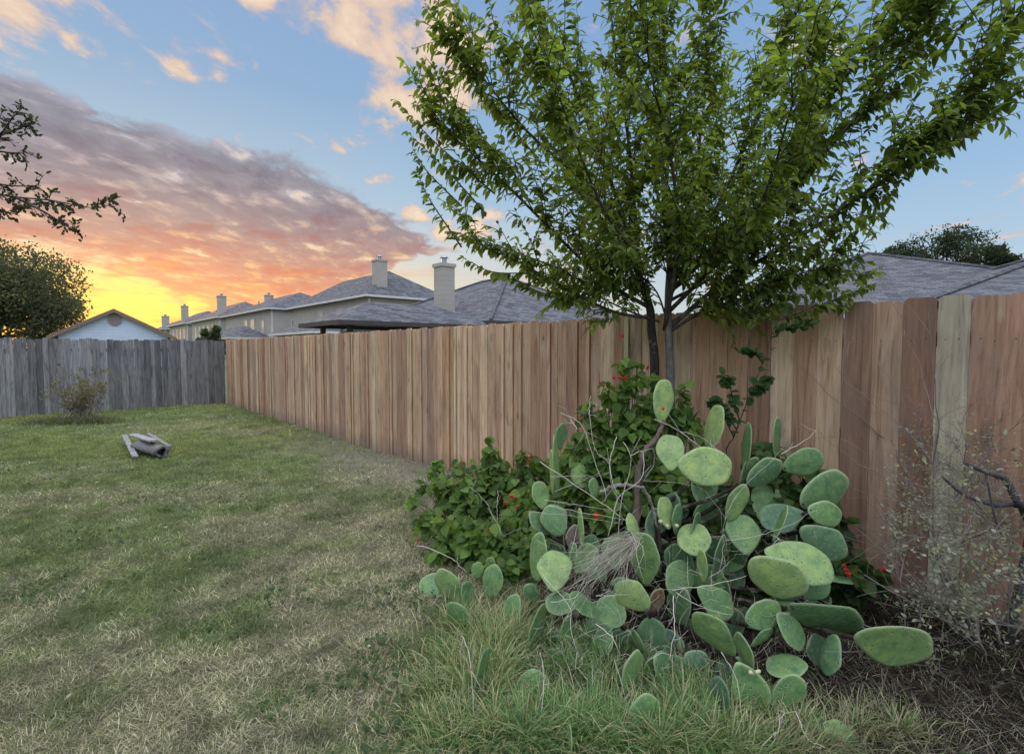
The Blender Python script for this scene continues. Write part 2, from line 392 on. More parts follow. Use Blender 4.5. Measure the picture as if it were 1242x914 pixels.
def surf_uv(t):
    g = t.new('ShaderNodeNewGeometry'); P = g.outputs['Position']; N_ = g.outputs['True Normal']
    T = t.v('NORMALIZE', t.v('CROSS_PRODUCT', N_, (0, 0, 1))); B = t.v('CROSS_PRODUCT', T, N_)
    return t.comb(t.v('DOT_PRODUCT', P, T), t.v('DOT_PRODUCT', P, B), 0.0), P
def m_shingle(base):
    def fn(t):
        uv, P = surf_uv(t)
        b = t.new('ShaderNodeTexBrick'); t.put(b.inputs['Vector'], uv); b.offset = .43; b.squash = 1
        b.inputs['Scale'].default_value = 1; b.inputs['Brick Width'].default_value = .34; b.inputs['Row Height'].default_value = .15
        b.inputs['Mortar Size'].default_value = .010; b.inputs['Mortar Smooth'].default_value = .5; b.inputs['Bias'].default_value = 0
        c = [x for x in base]
        b.inputs['Color1'].default_value = (c[0] * .62, c[1] * .62, c[2] * .66, 1); b.inputs['Color2'].default_value = (c[0] * 1.35, c[1] * 1.35, c[2] * 1.32, 1)
        b.inputs['Mortar'].default_value = (c[0] * .3, c[1] * .3, c[2] * .3, 1)
        n = t.noise(P, 1.5, 3); n2 = t.noise(P, 90, 2)
        col = t.mix(1, b.outputs[0], t.ramp(n, [(.3, (.88, .88, .88, 1)), (.7, (1.1, 1.1, 1.1, 1))]), 'MULTIPLY')
        col = t.mix(1, col, t.ramp(n2, [(.3, (.8, .8, .8, 1)), (.7, (1.2, 1.2, 1.2, 1))]), 'MULTIPLY')
        return princ(t, col, .9, t.bump(b.outputs[1], .5, -.01), .15)
    return fn
M['shingle'] = mat('grey_shingle', m_shingle((.115, .116, .122)))
M['shingle_far'] = mat('brown_shingle', m_shingle((.16, .13, .13)))
def m_siding(base, lap=.2):
    def fn(t):
        P = pos(t); z = t.sep(P)[2]; f = t.m('FRACT', t.m('DIVIDE', z, lap))
        line = t.mr(f, .0, .10, .62, 1.0)
        n = t.noise(P, 1.4, 4)
        col = t.mix(1, base, t.ramp(n, [(.3, (.9, .9, .88, 1)), (.7, (1.06, 1.05, 1.05, 1))]), 'MULTIPLY')
        col = t.mix(1, col, t.comb(line, line, line), 'MULTIPLY')
        return princ(t, col, .7, t.bump(f, .5, .012), .2)
    return fn
M['siding'] = mat('beige_siding', m_siding((.40, .36, .31, 1)))
M['siding_blue'] = mat('pale_blue_siding', m_siding((.50, .56, .66, 1)))
def m_brick(t):
    uv, P = surf_uv(t)
    b = t.new('ShaderNodeTexBrick'); t.put(b.inputs['Vector'], uv)
    b.inputs['Scale'].default_value = 1; b.inputs['Brick Width'].default_value = .22; b.inputs['Row Height'].default_value = .075; b.inputs['Mortar Size'].default_value = .006
    b.inputs['Color1'].default_value = (.40, .34, .29, 1); b.inputs['Color2'].default_value = (.30, .25, .22, 1); b.inputs['Mortar'].default_value = (.45, .43, .40, 1)
    return princ(t, b.outputs[0], .85, t.bump(b.outputs[1], .4, -.005), .2)
M['brick'] = mat('tan_brick', m_brick)
def plain(name, c, rough=.6, spec=.3, var=.12, sc=8, metal=0.0):
    def fn(t):
        n = t.noise(pos(t), sc, 4)
        col = t.mix(1, (*c, 1), t.ramp(n, [(.3, (1 - var,) * 3 + (1,)), (.7, (1 + var,) * 3 + (1,))]), 'MULTIPLY')
        return princ(t, col, rough, spec=spec, Metallic=metal)
    M[name] = mat(name, fn)
plain('white_trim', (.56, .54, .51)); plain('dark_trim', (.06, .05, .045)); plain('glass', (.30, .27, .25), .08, .8, .1)
plain('sky_tint_glass', (.62, .50, .38), .12, .8, .1); plain('cap_metal', (.32, .32, .33), .4, .5, metal=.6)  # far window panes: warm sky reflection painted into the base colour
plain('rust_trim', (.20, .13, .10), .8); plain('vent', (.30, .27, .27), .7)

def m_ground(t):
    a = attr(t).outputs['Color']; P = pos(t)
    n = t.noise(P, 22, 6, .7); n2 = t.noise(P, 140, 4, .7); n3 = t.noise(P, 5, 4)
    c = t.mix(1, a, t.ramp(n, [(.3, (.62, .62, .60, 1)), (.7, (1.35, 1.34, 1.3, 1))]), 'MULTIPLY')
    c = t.mix(1, c, t.ramp(n2, [(.3, (.55, .55, .55, 1)), (.72, (1.5, 1.48, 1.42, 1))]), 'MULTIPLY')
    return princ(t, c, .95, t.bump(t.m('ADD', n, n2), .9, .02), .05)
M['ground'] = mat('lawn_soil', m_ground)

def m_pad(t):
    a = attr(t); c = a.outputs['Color']; rim = a.outputs['Alpha']; o = oc(t)
    inf = t.new('ShaderNodeObjectInfo').outputs['Random']
    oo = t.v('ADD', o, t.comb(t.m('MULTIPLY', inf, 17.0), t.m('MULTIPLY', inf, 5.0), 0.0))
    xy = t.v('MULTIPLY', oo, (1, 1, .0))
    n = t.noise(oo, 15, 6, .7); n2 = t.noise(oo, 90, 3)
    c2 = t.mix(1, c, t.ramp(n, [(.28, (.50, .60, .66, 1)), (.5, (.95, .97, 1, 1)), (.72, (1.42, 1.26, 1.0, 1))]), 'MULTIPLY')
    c2 = t.mix(1, c2, t.ramp(n2, [(.3, (.85, .86, .85, 1)), (.7, (1.12, 1.12, 1.1, 1))]), 'MULTIPLY')
    vd = t.vor(xy, 33, rand=.45)
    dot = t.mr(vd, .17, .08); halo = t.m('SUBTRACT', t.mr(vd, .42, .24), dot)
    c2 = t.mix(t.m('MULTIPLY', halo, .14), c2, (.36, .46, .26, 1))
    c2 = t.mix(t.m('MULTIPLY', dot, .62), c2, (.07, .075, .035, 1))
    scar = t.mr(t.noise(oo, 26, 6, .75), .62, .70)
    c2 = t.mix(t.m('MULTIPLY', scar, .55), c2, (.27, .24, .16, 1))
    c2 = t.mix(t.m('MULTIPLY', rim, .6), c2, (.42, .48, .27, 1))
    h = t.m('SUBTRACT', t.m('MULTIPLY', n, .6), t.m('MULTIPLY', dot, .5))
    return princ(t, c2, .56, t.bump(h, .8, .008), .28)
M['pad'] = mat('cactus_skin', m_pad)
plain('flower', (.62, .035, .03), .5); plain('fruit_skin', (.42, .44, .24), .5, var=.25, sc=60)
plain('stone', (.22, .21, .20), .9, sc=14, var=.4)

# ------------------------------------------------------------------ ground
def ground_z(x, y):
    x = np.asarray(x, float); y = np.asarray(y, float)
    t_ = .752 * x + .659 * y; s_ = -.659 * x + .752 * y
    z = (fbm(x * .35, y * .35, 2) - .5) * .10 + (fbm(x * 2.1 + 9, y * 2.1, 2) - .5) * .035
    z = z + .07 * np.exp(-((t_ - 3.7) / .55) ** 2) * (s_ < 4.5) * np.clip((4.5 - s_) / 2, 0, 1)
    far = np.clip((np.hypot(x, y) - 22) / 20, 0, 1)
    return z * (1 - far)
def mix3(a, b, f): f = np.clip(f, 0, 1)[..., None]; return a * (1 - f) + b * f
def ground_zones(x, y):
    """green share, dirt share, litter share of the ground at x, y"""
    t_ = .752 * x + .659 * y; s_ = -.659 * x + .752 * y
    n = fbm(x * .9 + 3, y * .9 + 1, 4); n2 = fbm(x * 3.2, y * 3.2 + 8, 3)
    far = np.clip((y - 3.6) / 4.5, 0, 1) * np.clip(-x / 3.0 + .1, 0, 1)
    green = np.clip((n - .5) * 2.6 + .38 + far * .50 + (n2 - .5) * 2.2, 0, 1)
    left = np.clip((-x - 1.2) / 2.0, 0, 1)
    green = np.clip(green + left * .26, 0, 1)
    dirt = np.clip((t_ - 2.35 + (n2 - .5) * 1.5) / .9, 0, 1) * np.clip((s_ - 2.2) / 1.2, 0, 1) * np.clip((11.0 - s_) / 4, 0, 1)
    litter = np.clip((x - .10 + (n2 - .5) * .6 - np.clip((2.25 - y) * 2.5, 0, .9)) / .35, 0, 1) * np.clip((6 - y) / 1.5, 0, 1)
    return green, dirt * (1 - litter), litter
def axis(fine0, fine1, step, lo, hi):
    a = list(np.arange(fine0, fine1 + 1e-6, step)); s = step
    while a[-1] < hi: s *= 1.35; a.append(a[-1] + s)
    s = step; b = [a[0]]
    while b[-1] > lo: s *= 1.35; b.append(b[-1] - s)
    return np.array(b[::-1][:-1] + a)
def build_ground():
    xs = axis(-13, 4.5, .10, -900, 900); ys = axis(.6, 16.5, .10, -300, 1500)
    X, Y = np.meshgrid(xs, ys); Z = ground_z(X, Y); nx, ny = len(xs), len(ys)
    V = np.stack([X, Y, Z], -1).reshape(-1, 3)
    i = np.arange(nx * ny).reshape(ny, nx)
    F = np.stack([i[:-1, :-1], i[:-1, 1:], i[1:, 1:], i[1:, :-1]], -1).reshape(-1, 4)
    g, d, l = ground_zones(X.ravel(), Y.ravel())
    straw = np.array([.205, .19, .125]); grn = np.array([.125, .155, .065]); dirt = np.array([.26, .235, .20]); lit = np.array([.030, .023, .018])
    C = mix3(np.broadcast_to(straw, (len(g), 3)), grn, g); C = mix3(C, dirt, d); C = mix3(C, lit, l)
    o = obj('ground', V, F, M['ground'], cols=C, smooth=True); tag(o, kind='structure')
build_ground()

def sample_field(n, y0, y1, px0, px1, gam=.5):
    e = 1 - gam
    a, b = y0 ** e, y1 ** e
    Y = (a + (b - a) * rng.random(n)) ** (1 / e); px = rng.uniform(px0, px1, n); X = (px - CXP) / F_PX * Y
    return X, Y
def in_yard(X, Y, m=.04):
    t_ = .752 * X + .659 * Y
    # old fence line through the corner, direction (-.785,-.62)
    dx, dy = X + 8.17, Y - 15.1
    back = dx * (-.62) + dy * .785
    return (t_ < TF - m) & (back < -.06)
def build_lawn():
    X, Y = sample_field(600000, 1.55, 16.5, -160, 1400, .55)
    k = in_yard(X, Y); X, Y = X[k], Y[k]; n = len(X)
    g, d, l = ground_zones(X, Y)
    keep = rng.random(n) > np.maximum(d * .62, l * .88); X, Y, g, d, l = X[keep], Y[keep], g[keep], d[keep], l[keep]; n = len(X)
    P = np.stack([X, Y, ground_z(X, Y)], 1)
    tuft = fbm(X * 5, Y * 5, 2)
    isg = rng.random(n) < (g * .80 + .12)
    L = rng.uniform(.020, .052, n) * (.35 + 1.5 * tuft) * (1 + Y * .025)
    wd = rng.uniform(.0012, .0026, n) * (1 + Y * .24)
    lean = np.where(isg, rng.uniform(.15, 1.15, n), rng.uniform(.7, 1.5, n)); curl = rng.uniform(.1, 1.3, n)
    v = rng.random(n)[:, None]
    gc = np.array([.095, .13, .052]) * (1 - v) + np.array([.24, .27, .12]) * v
    bl = rng.random(n)[:, None]; gc = gc * (1 - .25 * bl) + np.array([.08, .12, .07]) * .25 * bl
    sc = np.array([.22, .205, .13]) * (1 - v) + np.array([.52, .48, .33]) * v
    dk = (rng.random(n) < .3)[:, None]; sc = np.where(dk, sc * .45, sc)
    yel = np.clip((fbm(X * .5 + 20, Y * .5, 2) - .45) * 4, 0, 1)[:, None] * np.clip((Y[:, None] - 5) / 3, 0, 1)
    gc = gc * (1 - yel * .5) + np.array([.24, .25, .07]) * yel * .5
    C = np.where(isg[:, None], gc, sc) * ((.80 + .62 * fbm(X * 1.7 + 40, Y * 1.7, 4)) * np.clip(.35 + 1.3 * fbm(X * 6.5 + 11, Y * 6.5, 2), .55, 1.2))[:, None]
    V, F, CC = blades(P, rng.uniform(0, 6.28, n), L, lean, curl, wd, C)
    o = obj('lawn_grass', V, F, M['blade'], cols=CC)
    tag(o, 'short patchy lawn of green and straw coloured grass', 'grass', kind='stuff')
build_lawn()
def build_tall_grass():
    parts = []
    # green and straw clumps round the foot of the cactus
    cl = [(590, 800, .75, 'y'), (560, 775, .7, 'y'), (615, 790, .7, 'y'), (570, 850, .7, 'y'), (545, 820, .45, 'y'), (600, 870, .65, 'm'), (700, 925, .7, 'g'), (745, 930, .75, 'g'), (670, 915, .65, 'g'), (720, 905, .7, 'g'), (850, 930, .75, 'g'),
          (830, 905, .75, 'g'), (800, 935, .8, 'm'), (885, 940, .7, 'm'), (600, 915, .7, 'm'), (560, 905, .5, 'm'), (640, 930, .7, 'g'), (940, 935, .6, 'd'), (1000, 930, .5, 'd'), (605, 835, .7, 'm'), (845, 890, .7, 'g'), (865, 905, .6, 'g'),
          (530, 860, .35, 'm'), (520, 900, .35, 'y'), (635, 760, .4, 'y'), (550, 930, .5, 'y')]
    cl += [(705, 805, .42, 'g'), (760, 812, .42, 'g'), (880, 868, .45, 'g'), (965, 905, .45, 'm'), (1040, 900, .4, 'd'), (1090, 905, .4, 'd'), (740, 850, .45, 'g'), (660, 800, .45, 'g'), (820, 860, .5, 'g'), (915, 880, .5, 'g'), (690, 835, .5, 'g')]
    for (px, py, h, kind) in cl:
        Yg = EYE * F_PX / (py - HOR) ; c0 = W(px, py, Yg); n = 430
        r = np.abs(rng.normal(0, .11, n)); th = rng.uniform(0, 6.28, n)
        X = c0.x + r * np.cos(th); Y = c0.y + r * np.sin(th)
        P = np.stack([X, Y, ground_z(X, Y)], 1)
        L = rng.uniform(.10, .30, n) * h; lean = np.abs(rng.normal(.35, .25, n)); curl = rng.uniform(.5, 1.9, n)
        az = th + rng.normal(0, .8, n); v = rng.random((n, 1))
        g = np.array([.07, .14, .05]) * (1 - v) + np.array([.22, .34, .13]) * v
        y = np.array([.24, .25, .11]) * (1 - v) + np.array([.50, .47, .28]) * v
        share = {'g': .22, 'm': .5, 'y': .55, 'd': .85}[kind]
        C = np.where(rng.random((n, 1)) < share, y * (.75 if kind == 'd' else 1), g)
        parts.append(blades(P, az, L, lean, curl, rng.uniform(.0022, .0048, n), C))
    V, F, C = merge(*parts)
    tag(obj('tall_grass', V, F, M['blade'], cols=C), 'long arching green and yellow grass around the foot of the prickly pear', 'grass', kind='stuff')
    # brown dry litter on the right
    n = 42000; X, Y = sample_field(n, 1.5, 5.5, 640, 1420, .2)
    g, d, l = ground_zones(X, Y); k = in_yard(X, Y) & (rng.random(n) < np.maximum(l, d * .25)); X, Y = X[k], Y[k]; n = len(X)
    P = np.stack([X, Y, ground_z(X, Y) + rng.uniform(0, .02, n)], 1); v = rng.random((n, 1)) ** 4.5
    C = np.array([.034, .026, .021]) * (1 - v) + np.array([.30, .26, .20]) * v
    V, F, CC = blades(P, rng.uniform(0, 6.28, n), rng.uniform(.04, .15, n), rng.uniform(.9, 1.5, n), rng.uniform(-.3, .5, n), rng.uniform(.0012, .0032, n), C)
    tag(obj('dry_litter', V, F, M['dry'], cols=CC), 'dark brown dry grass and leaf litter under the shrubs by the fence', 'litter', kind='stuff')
build_tall_grass()

def build_lawn_weeds():
    X, Y = sample_field(26000, 1.6, 9.0, -120, 900, .3)
    f = fbm(X * 1.9 + 60, Y * 1.9 + 5, 3); g, d, l = ground_zones(X, Y); k = in_yard(X, Y) & (f > .60 - .04 * (g > .6)) & (l < .3) & (d < .3); X, Y = X[k], Y[k]; n = len(X)
    P = np.stack([X, Y, ground_z(X, Y) + rng.uniform(.004, .030, n)], 1); v = rng.random((n, 1)); C = np.array([.045, .085, .035]) * (1 - v) + np.array([.11, .17, .07]) * v
    D = np.stack([rng.normal(0, 1, n), rng.normal(0, 1, n), rng.uniform(-.1, .9, n)], 1)
    V, F, CC = scatter(ROUND, P, D, norm(np.stack([rng.normal(0, .5, n), rng.normal(0, .5, n), np.ones(n)], 1)), rng.uniform(.012, .030, n), C)
    tag(obj('lawn_weeds', V, F, M['leaf'], cols=CC), 'low dark green broad leaved weeds growing in patches in the lawn', 'weeds', kind='stuff')
build_lawn_weeds()

# ------------------------------------------------------------------ fences
def picket_panel(mb, base, ud, nd, w, h, th, col, z0, ear=.022, lean=0.0, bow=0.0):
    """one dog-eared board: ud along the fence, nd outward"""
    rnd = R.random(); c = (*col, rnd); out = [(0, 0), (w, 0), (w, h - ear), (w - ear, h), (ear, h), (0, h - ear)]
    P = []
    for off in (0, th):
        for (a, z) in out:
            P.append(base + ud * (a + lean * z) + nd * (off + bow * z) + Vector((0, 0, z0 + z)))
    k = 6; fs = [list(range(k))[::-1], list(range(k, 2 * k))] + [[i, (i + 1) % k, (i + 1) % k + k, i + k] for i in range(k)]
    mb.add(P, fs, c)

def build_new_fence():
    s0 = -1.6; s1 = 16.72; root = empty('wooden_fence', ST(7, TF, 0), 'new reddish cedar privacy fence running behind the cactus and the tree', 'fence')
    pal = [(.45, .28, .17), (.49, .325, .205), (.55, .39, .25), (.38, .23, .145), (.52, .36, .235), (.46, .295, .19), (.58, .43, .28), (.36, .225, .15), (.43, .305, .21)]
    s = s0; panels = []; mb = MB(); start = s
    def s_of(px):  # fence coordinate of a picture column
        r = (px - CXP) / F_PX; return (.752 * TF - r * .659 * TF) / (.659 + r * .752)
    over = [(1035, 1068, (.25, .155, .10)), (1068, 1106, (.38, .25, .165)), (1106, 1149, (.25, .135, .085)), (1149, 1195, (.44, .385, .27)), (1195, 1290, (.37, .215, .14)), (996, 1035, (.50, .345, .215)), (962, 996, (.38, .235, .145))]
    rows = []
    while s < s1:
        w = R.choice([.14, .14, .14, .138, .142, .11, .09]) if s > 3.0 else .139
        w = (R.choice((.142, .147, .15, .155)) if s < 3.2 else w); w = min(w, s1 - s)
        col = R.choice(pal)
        j = R.uniform(.78, 1.08); col = (col[0] * j, col[1] * j * .98, col[2] * j * .95)
        for (a, b, cc) in over:
            if s_of(b) <= s + w / 2 < s_of(a): col = cc
        rows.append((s, w, col)); s += w + R.uniform(.001, .005)
        if s - start > 2.4:
            panels.append(rows); rows = []; start = s
    panels.append(rows)
    for rows in panels:
        mb = MB()
        for (s, w, col) in rows:
            zg = float(ground_z(*(ST(s, TF)[:2])))
            h = 1.83 - zg + R.uniform(-.008, .010) - .0
            o = R.uniform(0, .006) + (.004 if R.random() < .5 else 0)
            picket_panel(mb, ST(s, TF - .02 - o, 0), U, Nn, w, h + .04, .016, col, zg - .04, .018, R.uniform(-.0025, .0025))
            if s < 9.5:   # two nail heads at each rail
                for zn in (.34, .99, 1.59):
                    for an in (w * .27, w * .73):
                        c = ST(s + an + R.uniform(-.006, .006), TF - .0205 - o, zn + R.uniform(-.012, .012)); e = .0042
                        mb.add([c - U * e, c - Vector((0, 0, e)), c + U * e, c + Vector((0, 0, e)), c - Nn * .0015], [[0, 1, 4], [1, 2, 4], [2, 3, 4], [3, 0, 4]], (.03, .028, .027, .5))
            if s > 2.2 and R.random() < .28:   # narrow batten over a joint
                pc = tuple(min(.66, c * R.uniform(1.0, 1.25)) for c in col)
                picket_panel(mb, ST(s + w - .022, TF - .042 - o, 0), U, Nn, R.uniform(.03, .05), h + .03, .014, pc, zg - .04, .008, R.uniform(-.002, .002))
        mb.build('picket_panel', M['cedar'], root)
    for z in (.3, .95, 1.55):
        m = MB(); m.box(ST, s0, s1, TF + .004, TF + .042, z, z + .085, (.42, .28, .2, .4)); m.build('rail', M['cedar'], root)
    k = s0 + .1
    while k < s1:
        m = MB(); m.box(ST, k, k + .089, TF + .045, TF + .134, -.1, 1.78, (.40, .30, .2, R.random())); m.build('post', M['cedar'], root); k += 2.42
build_new_fence()

OD = Vector((-.785, -.62, 0)); ON = Vector((-.62, .785, 0)); OC = Vector((-8.17, 15.1, 0))
def build_old_fence():
    root = empty('weathered_fence', OC + OD * 5, 'old grey weathered wooden fence across the back left of the yard', 'fence')
    s = .05; rows = []
    while s < 11.0:
        w = R.choice([.14, .14, .13, .10, .15]); rows.append((s, w)); s += w + R.uniform(.0005, .004)
    for k in range(0, len(rows), 18):
        mb = MB()
        for (s, w) in rows[k:k + 18]:
            b = R.uniform(.11, .25); col = (b * 1.06, b, b * .96); base = OC + OD * s + ON * R.uniform(-.02, .015)
            zg = float(ground_z(base.x, base.y)); picket_panel(mb, base, OD, ON, w, 1.84 + R.uniform(-.03, .03) - zg, .018, col, zg - .02, .02, R.uniform(-.003, .003), R.uniform(-.008, .008))
        mb.build('picket_panel', M['grey_wood'], root)
    for z in (.35, 1.0, 1.5):
        m = MB(); P = lambda a, b, zz: OC + OD * a + ON * b + Vector((0, 0, zz)); m.box(P, .05, 11, .05, .088, z, z + .085, (.2, .2, .21, .3)); m.build('rail', M['grey_wood'], root)
    m = MB(); P = lambda a, b, zz: OC + OD * a + ON * b + Vector((0, 0, zz)); m.box(P, 5.17, 5.25, -.04, .05, 0, 1.80, (.13, .13, .135, .7)); m.build('post', M['grey_wood'], root)
build_old_fence()

# ------------------------------------------------------------------ houses
def hip_roof(mb, Fr, a0, a1, b0, b1, ze, zr, ov=.45, th=.16):
    a0 -= ov; a1 += ov; b0 -= ov; b1 += ov; da, db = a1 - a0, b1 - b0; r = min(da, db) / 2
    if da >= db: r0, r1 = (a0 + r, (b0 + b1) / 2), (a1 - r, (b0 + b1) / 2)
    else: r0, r1 = ((a0 + a1) / 2, b0 + r), ((a0 + a1) / 2, b1 - r)
    V = [Fr(a0, b0, ze), Fr(a1, b0, ze), Fr(a1, b1, ze), Fr(a0, b1, ze), Fr(r0[0], r0[1], zr), Fr(r1[0] + .001, r1[1] + .001, zr)]
    if da >= db: fs = [[0, 1, 5, 4], [1, 2, 5], [2, 3, 4, 5], [3, 0, 4], [3, 2, 1, 0]]
    else: fs = [[0, 1, 4], [1, 2, 5, 4], [2, 3, 5], [3, 0, 4, 5], [3, 2, 1, 0]]
    mb.add(V, fs)
    return [(Fr(a0, b0, ze), Fr(r0[0], r0[1], zr)), (Fr(a1, b1, ze), Fr(r1[0], r1[1], zr)),
            (Fr(a1, b0, ze), Fr(*((r1 if da >= db else r0)), zr)), (Fr(a0, b1, ze), Fr(*((r0 if da >= db else r1)), zr)), (Fr(*r0, zr), Fr(*r1, zr))]
def fascia(Fr, a0, a1, b0, b1, ze, mat_, parent, ov=.45, h=.15, t=.035):
    m = MB(); a0 -= ov; a1 += ov; b0 -= ov; b1 += ov; z0, z1 = ze - h, ze - .004
    m.box(Fr, a0 - t, a1 + t, b0 - t, b0, z0, z1); m.box(Fr, a0 - t, a1 + t, b1, b1 + t, z0, z1)
    m.box(Fr, a0 - t, a0, b0, b1, z0, z1); m.box(Fr, a1, a1 + t, b0, b1, z0, z1)
    m.build('fascia', mat_, parent)
def chimney(Fr, a, b, w, z0, z1, parent, mat_, cap=True):
    m = MB(); m.box(Fr, a - w / 2, a + w / 2, b - w / 2, b + w / 2, z0, z1 - .14)
    m.box(Fr, a - w / 2 - .05, a + w / 2 + .05, b - w / 2 - .05, b + w / 2 + .05, z1 - .14, z1); c = m.build('chimney', mat_, parent)
    m = MB(); m.tube([Fr(a, b, z1), Fr(a, b, z1 + .24)], w * .17, 12); m.tube([Fr(a, b, z1 + .25), Fr(a, b, z1 + .33)], [w * .30, w * .2], 12)
    m.build('chimney_cap', M['cap_metal'], c)
def window(Fr, side, c, z, w, h, parent, plane, pane='glass'):
    """side 'b': on a wall of constant b facing -b ; 'a': on a wall of constant a facing -a"""
    fr = MB(); t = .06
    def bx(m, x0, x1, z0, z1, d0, d1):
        if side == 'b': m.box(Fr, x0, x1, plane - d1, plane - d0, z0, z1)
        else: m.box(Fr, plane - d1, plane - d0, x0, x1, z0, z1)
    x0, x1, z0, z1 = c - w / 2, c + w / 2, z - h / 2, z + h / 2
    bx(fr, x0 - t, x0, z0 - t, z1 + t, .003, .05); bx(fr, x1, x1 + t, z0 - t, z1 + t, .003, .05); bx(fr, x0, x1, z1, z1 + t, .003, .05); bx(fr, x0, x1, z0 - t, z0, .003, .05)
    bx(fr, x0, x1, z - .02, z + .02, .012, .045)
    f = fr.build('window', M['white_trim'], parent); p = MB(); bx(p, x0, x1, z0, z1, .002, .01); p.build('pane', M[pane], f)

def two_storey(label, s0, s1, t0, t1, ze, zr, chim=None, wins=(), swins=(), porch=None, far=False, group='two storey houses beyond the fence'):
    r = empty('house', ST((s0 + s1) / 2, (t0 + t1) / 2), label, 'house', group)
    m = MB(); m.box(ST, s0, s1, t0, t1, -.2, ze - .02); m.build('wall', M['siding'], r)
    m = MB(); m.box(ST, s0 - .02, s0 + .1, t0 - .02, t0 + .1, 0, ze - .21); m.build('corner_board', M['white_trim'], r)
    m = MB(); hip_roof(m, ST, s0, s1, t0, t1, ze, zr); sh = M['shingle_far'] if far else M['shingle']; m.build('roof', sh, r)
    fascia(ST, s0, s1, t0, t1, ze, M['white_trim'], r)
    for q in (.35, .62):
        v = MB(); sq = s0 + (s1 - s0) * q; tq = t0 + 1.9; v.tube([ST(sq, tq, ze + .6), ST(sq, tq, ze + 1.45)], .06, 8); v.tube([ST(sq, tq, ze + 1.45), ST(sq, tq, ze + 1.52)], .10, 8); v.build('vent_pipe', M['cap_metal'], r)
    if chim: chimney(ST, *chim, r, M['siding'])
    for (c, z, w, h) in wins: window(ST, 'b', c, z, w, h, r, t0, 'sky_tint_glass' if far or s0 > 52 else 'glass')
    for (c, z, w, h) in swins: window(ST, 'a', c, z, w, h, r, s0)
    if porch:
        a0, a1, b0, b1, pe, pr = porch
        m = MB(); hip_roof(m, ST, a0, a1, b0, b1, pe, pr, .3); m.build('porch_roof', sh, r)
        m = MB(); m.box(ST, a0 + .2, a1 - .2, b0 + .2, b1 - .01, 0, pe - .02); m.build('porch_wall', M['siding'], r)
        fascia(ST, a0, a1, b0, b1, pe, M['white_trim'], r, .3, .16)
two_storey('beige two storey house with tall chimney at the near corner of its hip roof', 34.4, 49.6, 16.9, 23.5, 5.4, 7.75, (35.5, 18.3, .80, 5.2, 8.1),
           [(39.2, 3.95, .95, 1.4), (43.2, 4.1, .9, 1.2)], [(18.4, 4.0, .9, 1.3)], (35.5, 44.5, 13.6, 16.88, 2.85, 3.75))
two_storey('beige two storey house with paired windows tinted with reflected sky and a small far chimney', 53.2, 70.5, 16.1, 24.5, 5.6, 7.7, (69.0, 20.6, .85, 6.6, 8.35),
           [(59.6, 4.0, 1.5, 1.5), (62.0, 4.0, 1.2, 1.5), (56.0, 3.8, .8, 1.4)], [(18.5, 3.6, 1.1, 1.8)], (54.5, 63, 12.9, 16.08, 2.78, 3.95))
two_storey('far brownish house in the row with the wide chimney in front of the glow', 73.2, 90, 16.0, 24.0, 5.7, 8.1, (74.6, 16.6, .92, 5.0, 8.4),
           [(77 + i * 2.6, 4.1, .9, 1.5) for i in range(5)], far=True)
two_storey('second farthest house of the row with a slim chimney and three windows', 92.5, 108, 15.8, 23.0, 5.7, 7.9, (97.5, 16.4, .9, 5.0, 8.6),
           [(95 + i * 3.0, 4.1, 1.0, 1.6) for i in range(4)], far=True)
two_storey('farthest and smallest house at the left end of the row', 111, 127, 15.6, 23.0, 5.4, 7.4, (116, 16.4, 1.1, 5.0, 7.9),
           [(114 + i * 3.4, 3.9, 1.0, 1.5) for i in range(3)], far=True)

def near_house():
    r = empty('house', ST(21, 17), 'single storey grey shingled house with tall square chimney and a patio cover on posts', 'house')
    m = MB(); m.box(ST, 15, 27, 12.2, 22.2, -.2, 2.55); m.build('wall', M['siding'], r)
    m = MB(); hips = hip_roof(m, ST, 15, 27, 12.2, 22.2, 2.6, 5.1, .4); rf = m.build('roof', M['shingle'], r)
    m = MB()
    for a, b in hips: m.tube([a + Vector((0, 0, .03)), b + Vector((0, 0, .03))], .07, 5)
    m.build('ridge_cap', M['shingle'], rf)
    m = MB(); m.tube([ST(18.2, 14.6, 3.5), ST(18.2, 14.6, 4.0)], .04, 8); m.build('vent_pipe', M['cap_metal'], rf)
    fascia(ST, 15, 27, 12.2, 22.2, 2.6, M['dark_trim'], r, .4)
    chimney(ST, 18.55, 12.5, .62, 0, 5.12, r, M['siding'])
    m = MB(); hip_roof(m, ST, 15.0, 17.6, 6.6, 12.0, 2.42, 3.12, .3); m.build('patio_roof', M['shingle'], r)
    fascia(ST, 15.0, 17.6, 6.6, 12.0, 2.42, M['dark_trim'], r, .3, .14)
    for (a, b) in ((15.2, 6.8), (17.3, 6.8), (15.2, 9.6), (17.3, 9.6)):
        m = MB(); m.box(ST, a, a + .14, b, b + .14, 0, 2.30); m.build('patio_post', M['dark_trim'], r)
    for z_, c in ((1.5, 21.5), (1.5, 24.5)): window(ST, 'b', c, z_, 1.2, 1.2, r, 12.2)
near_house()

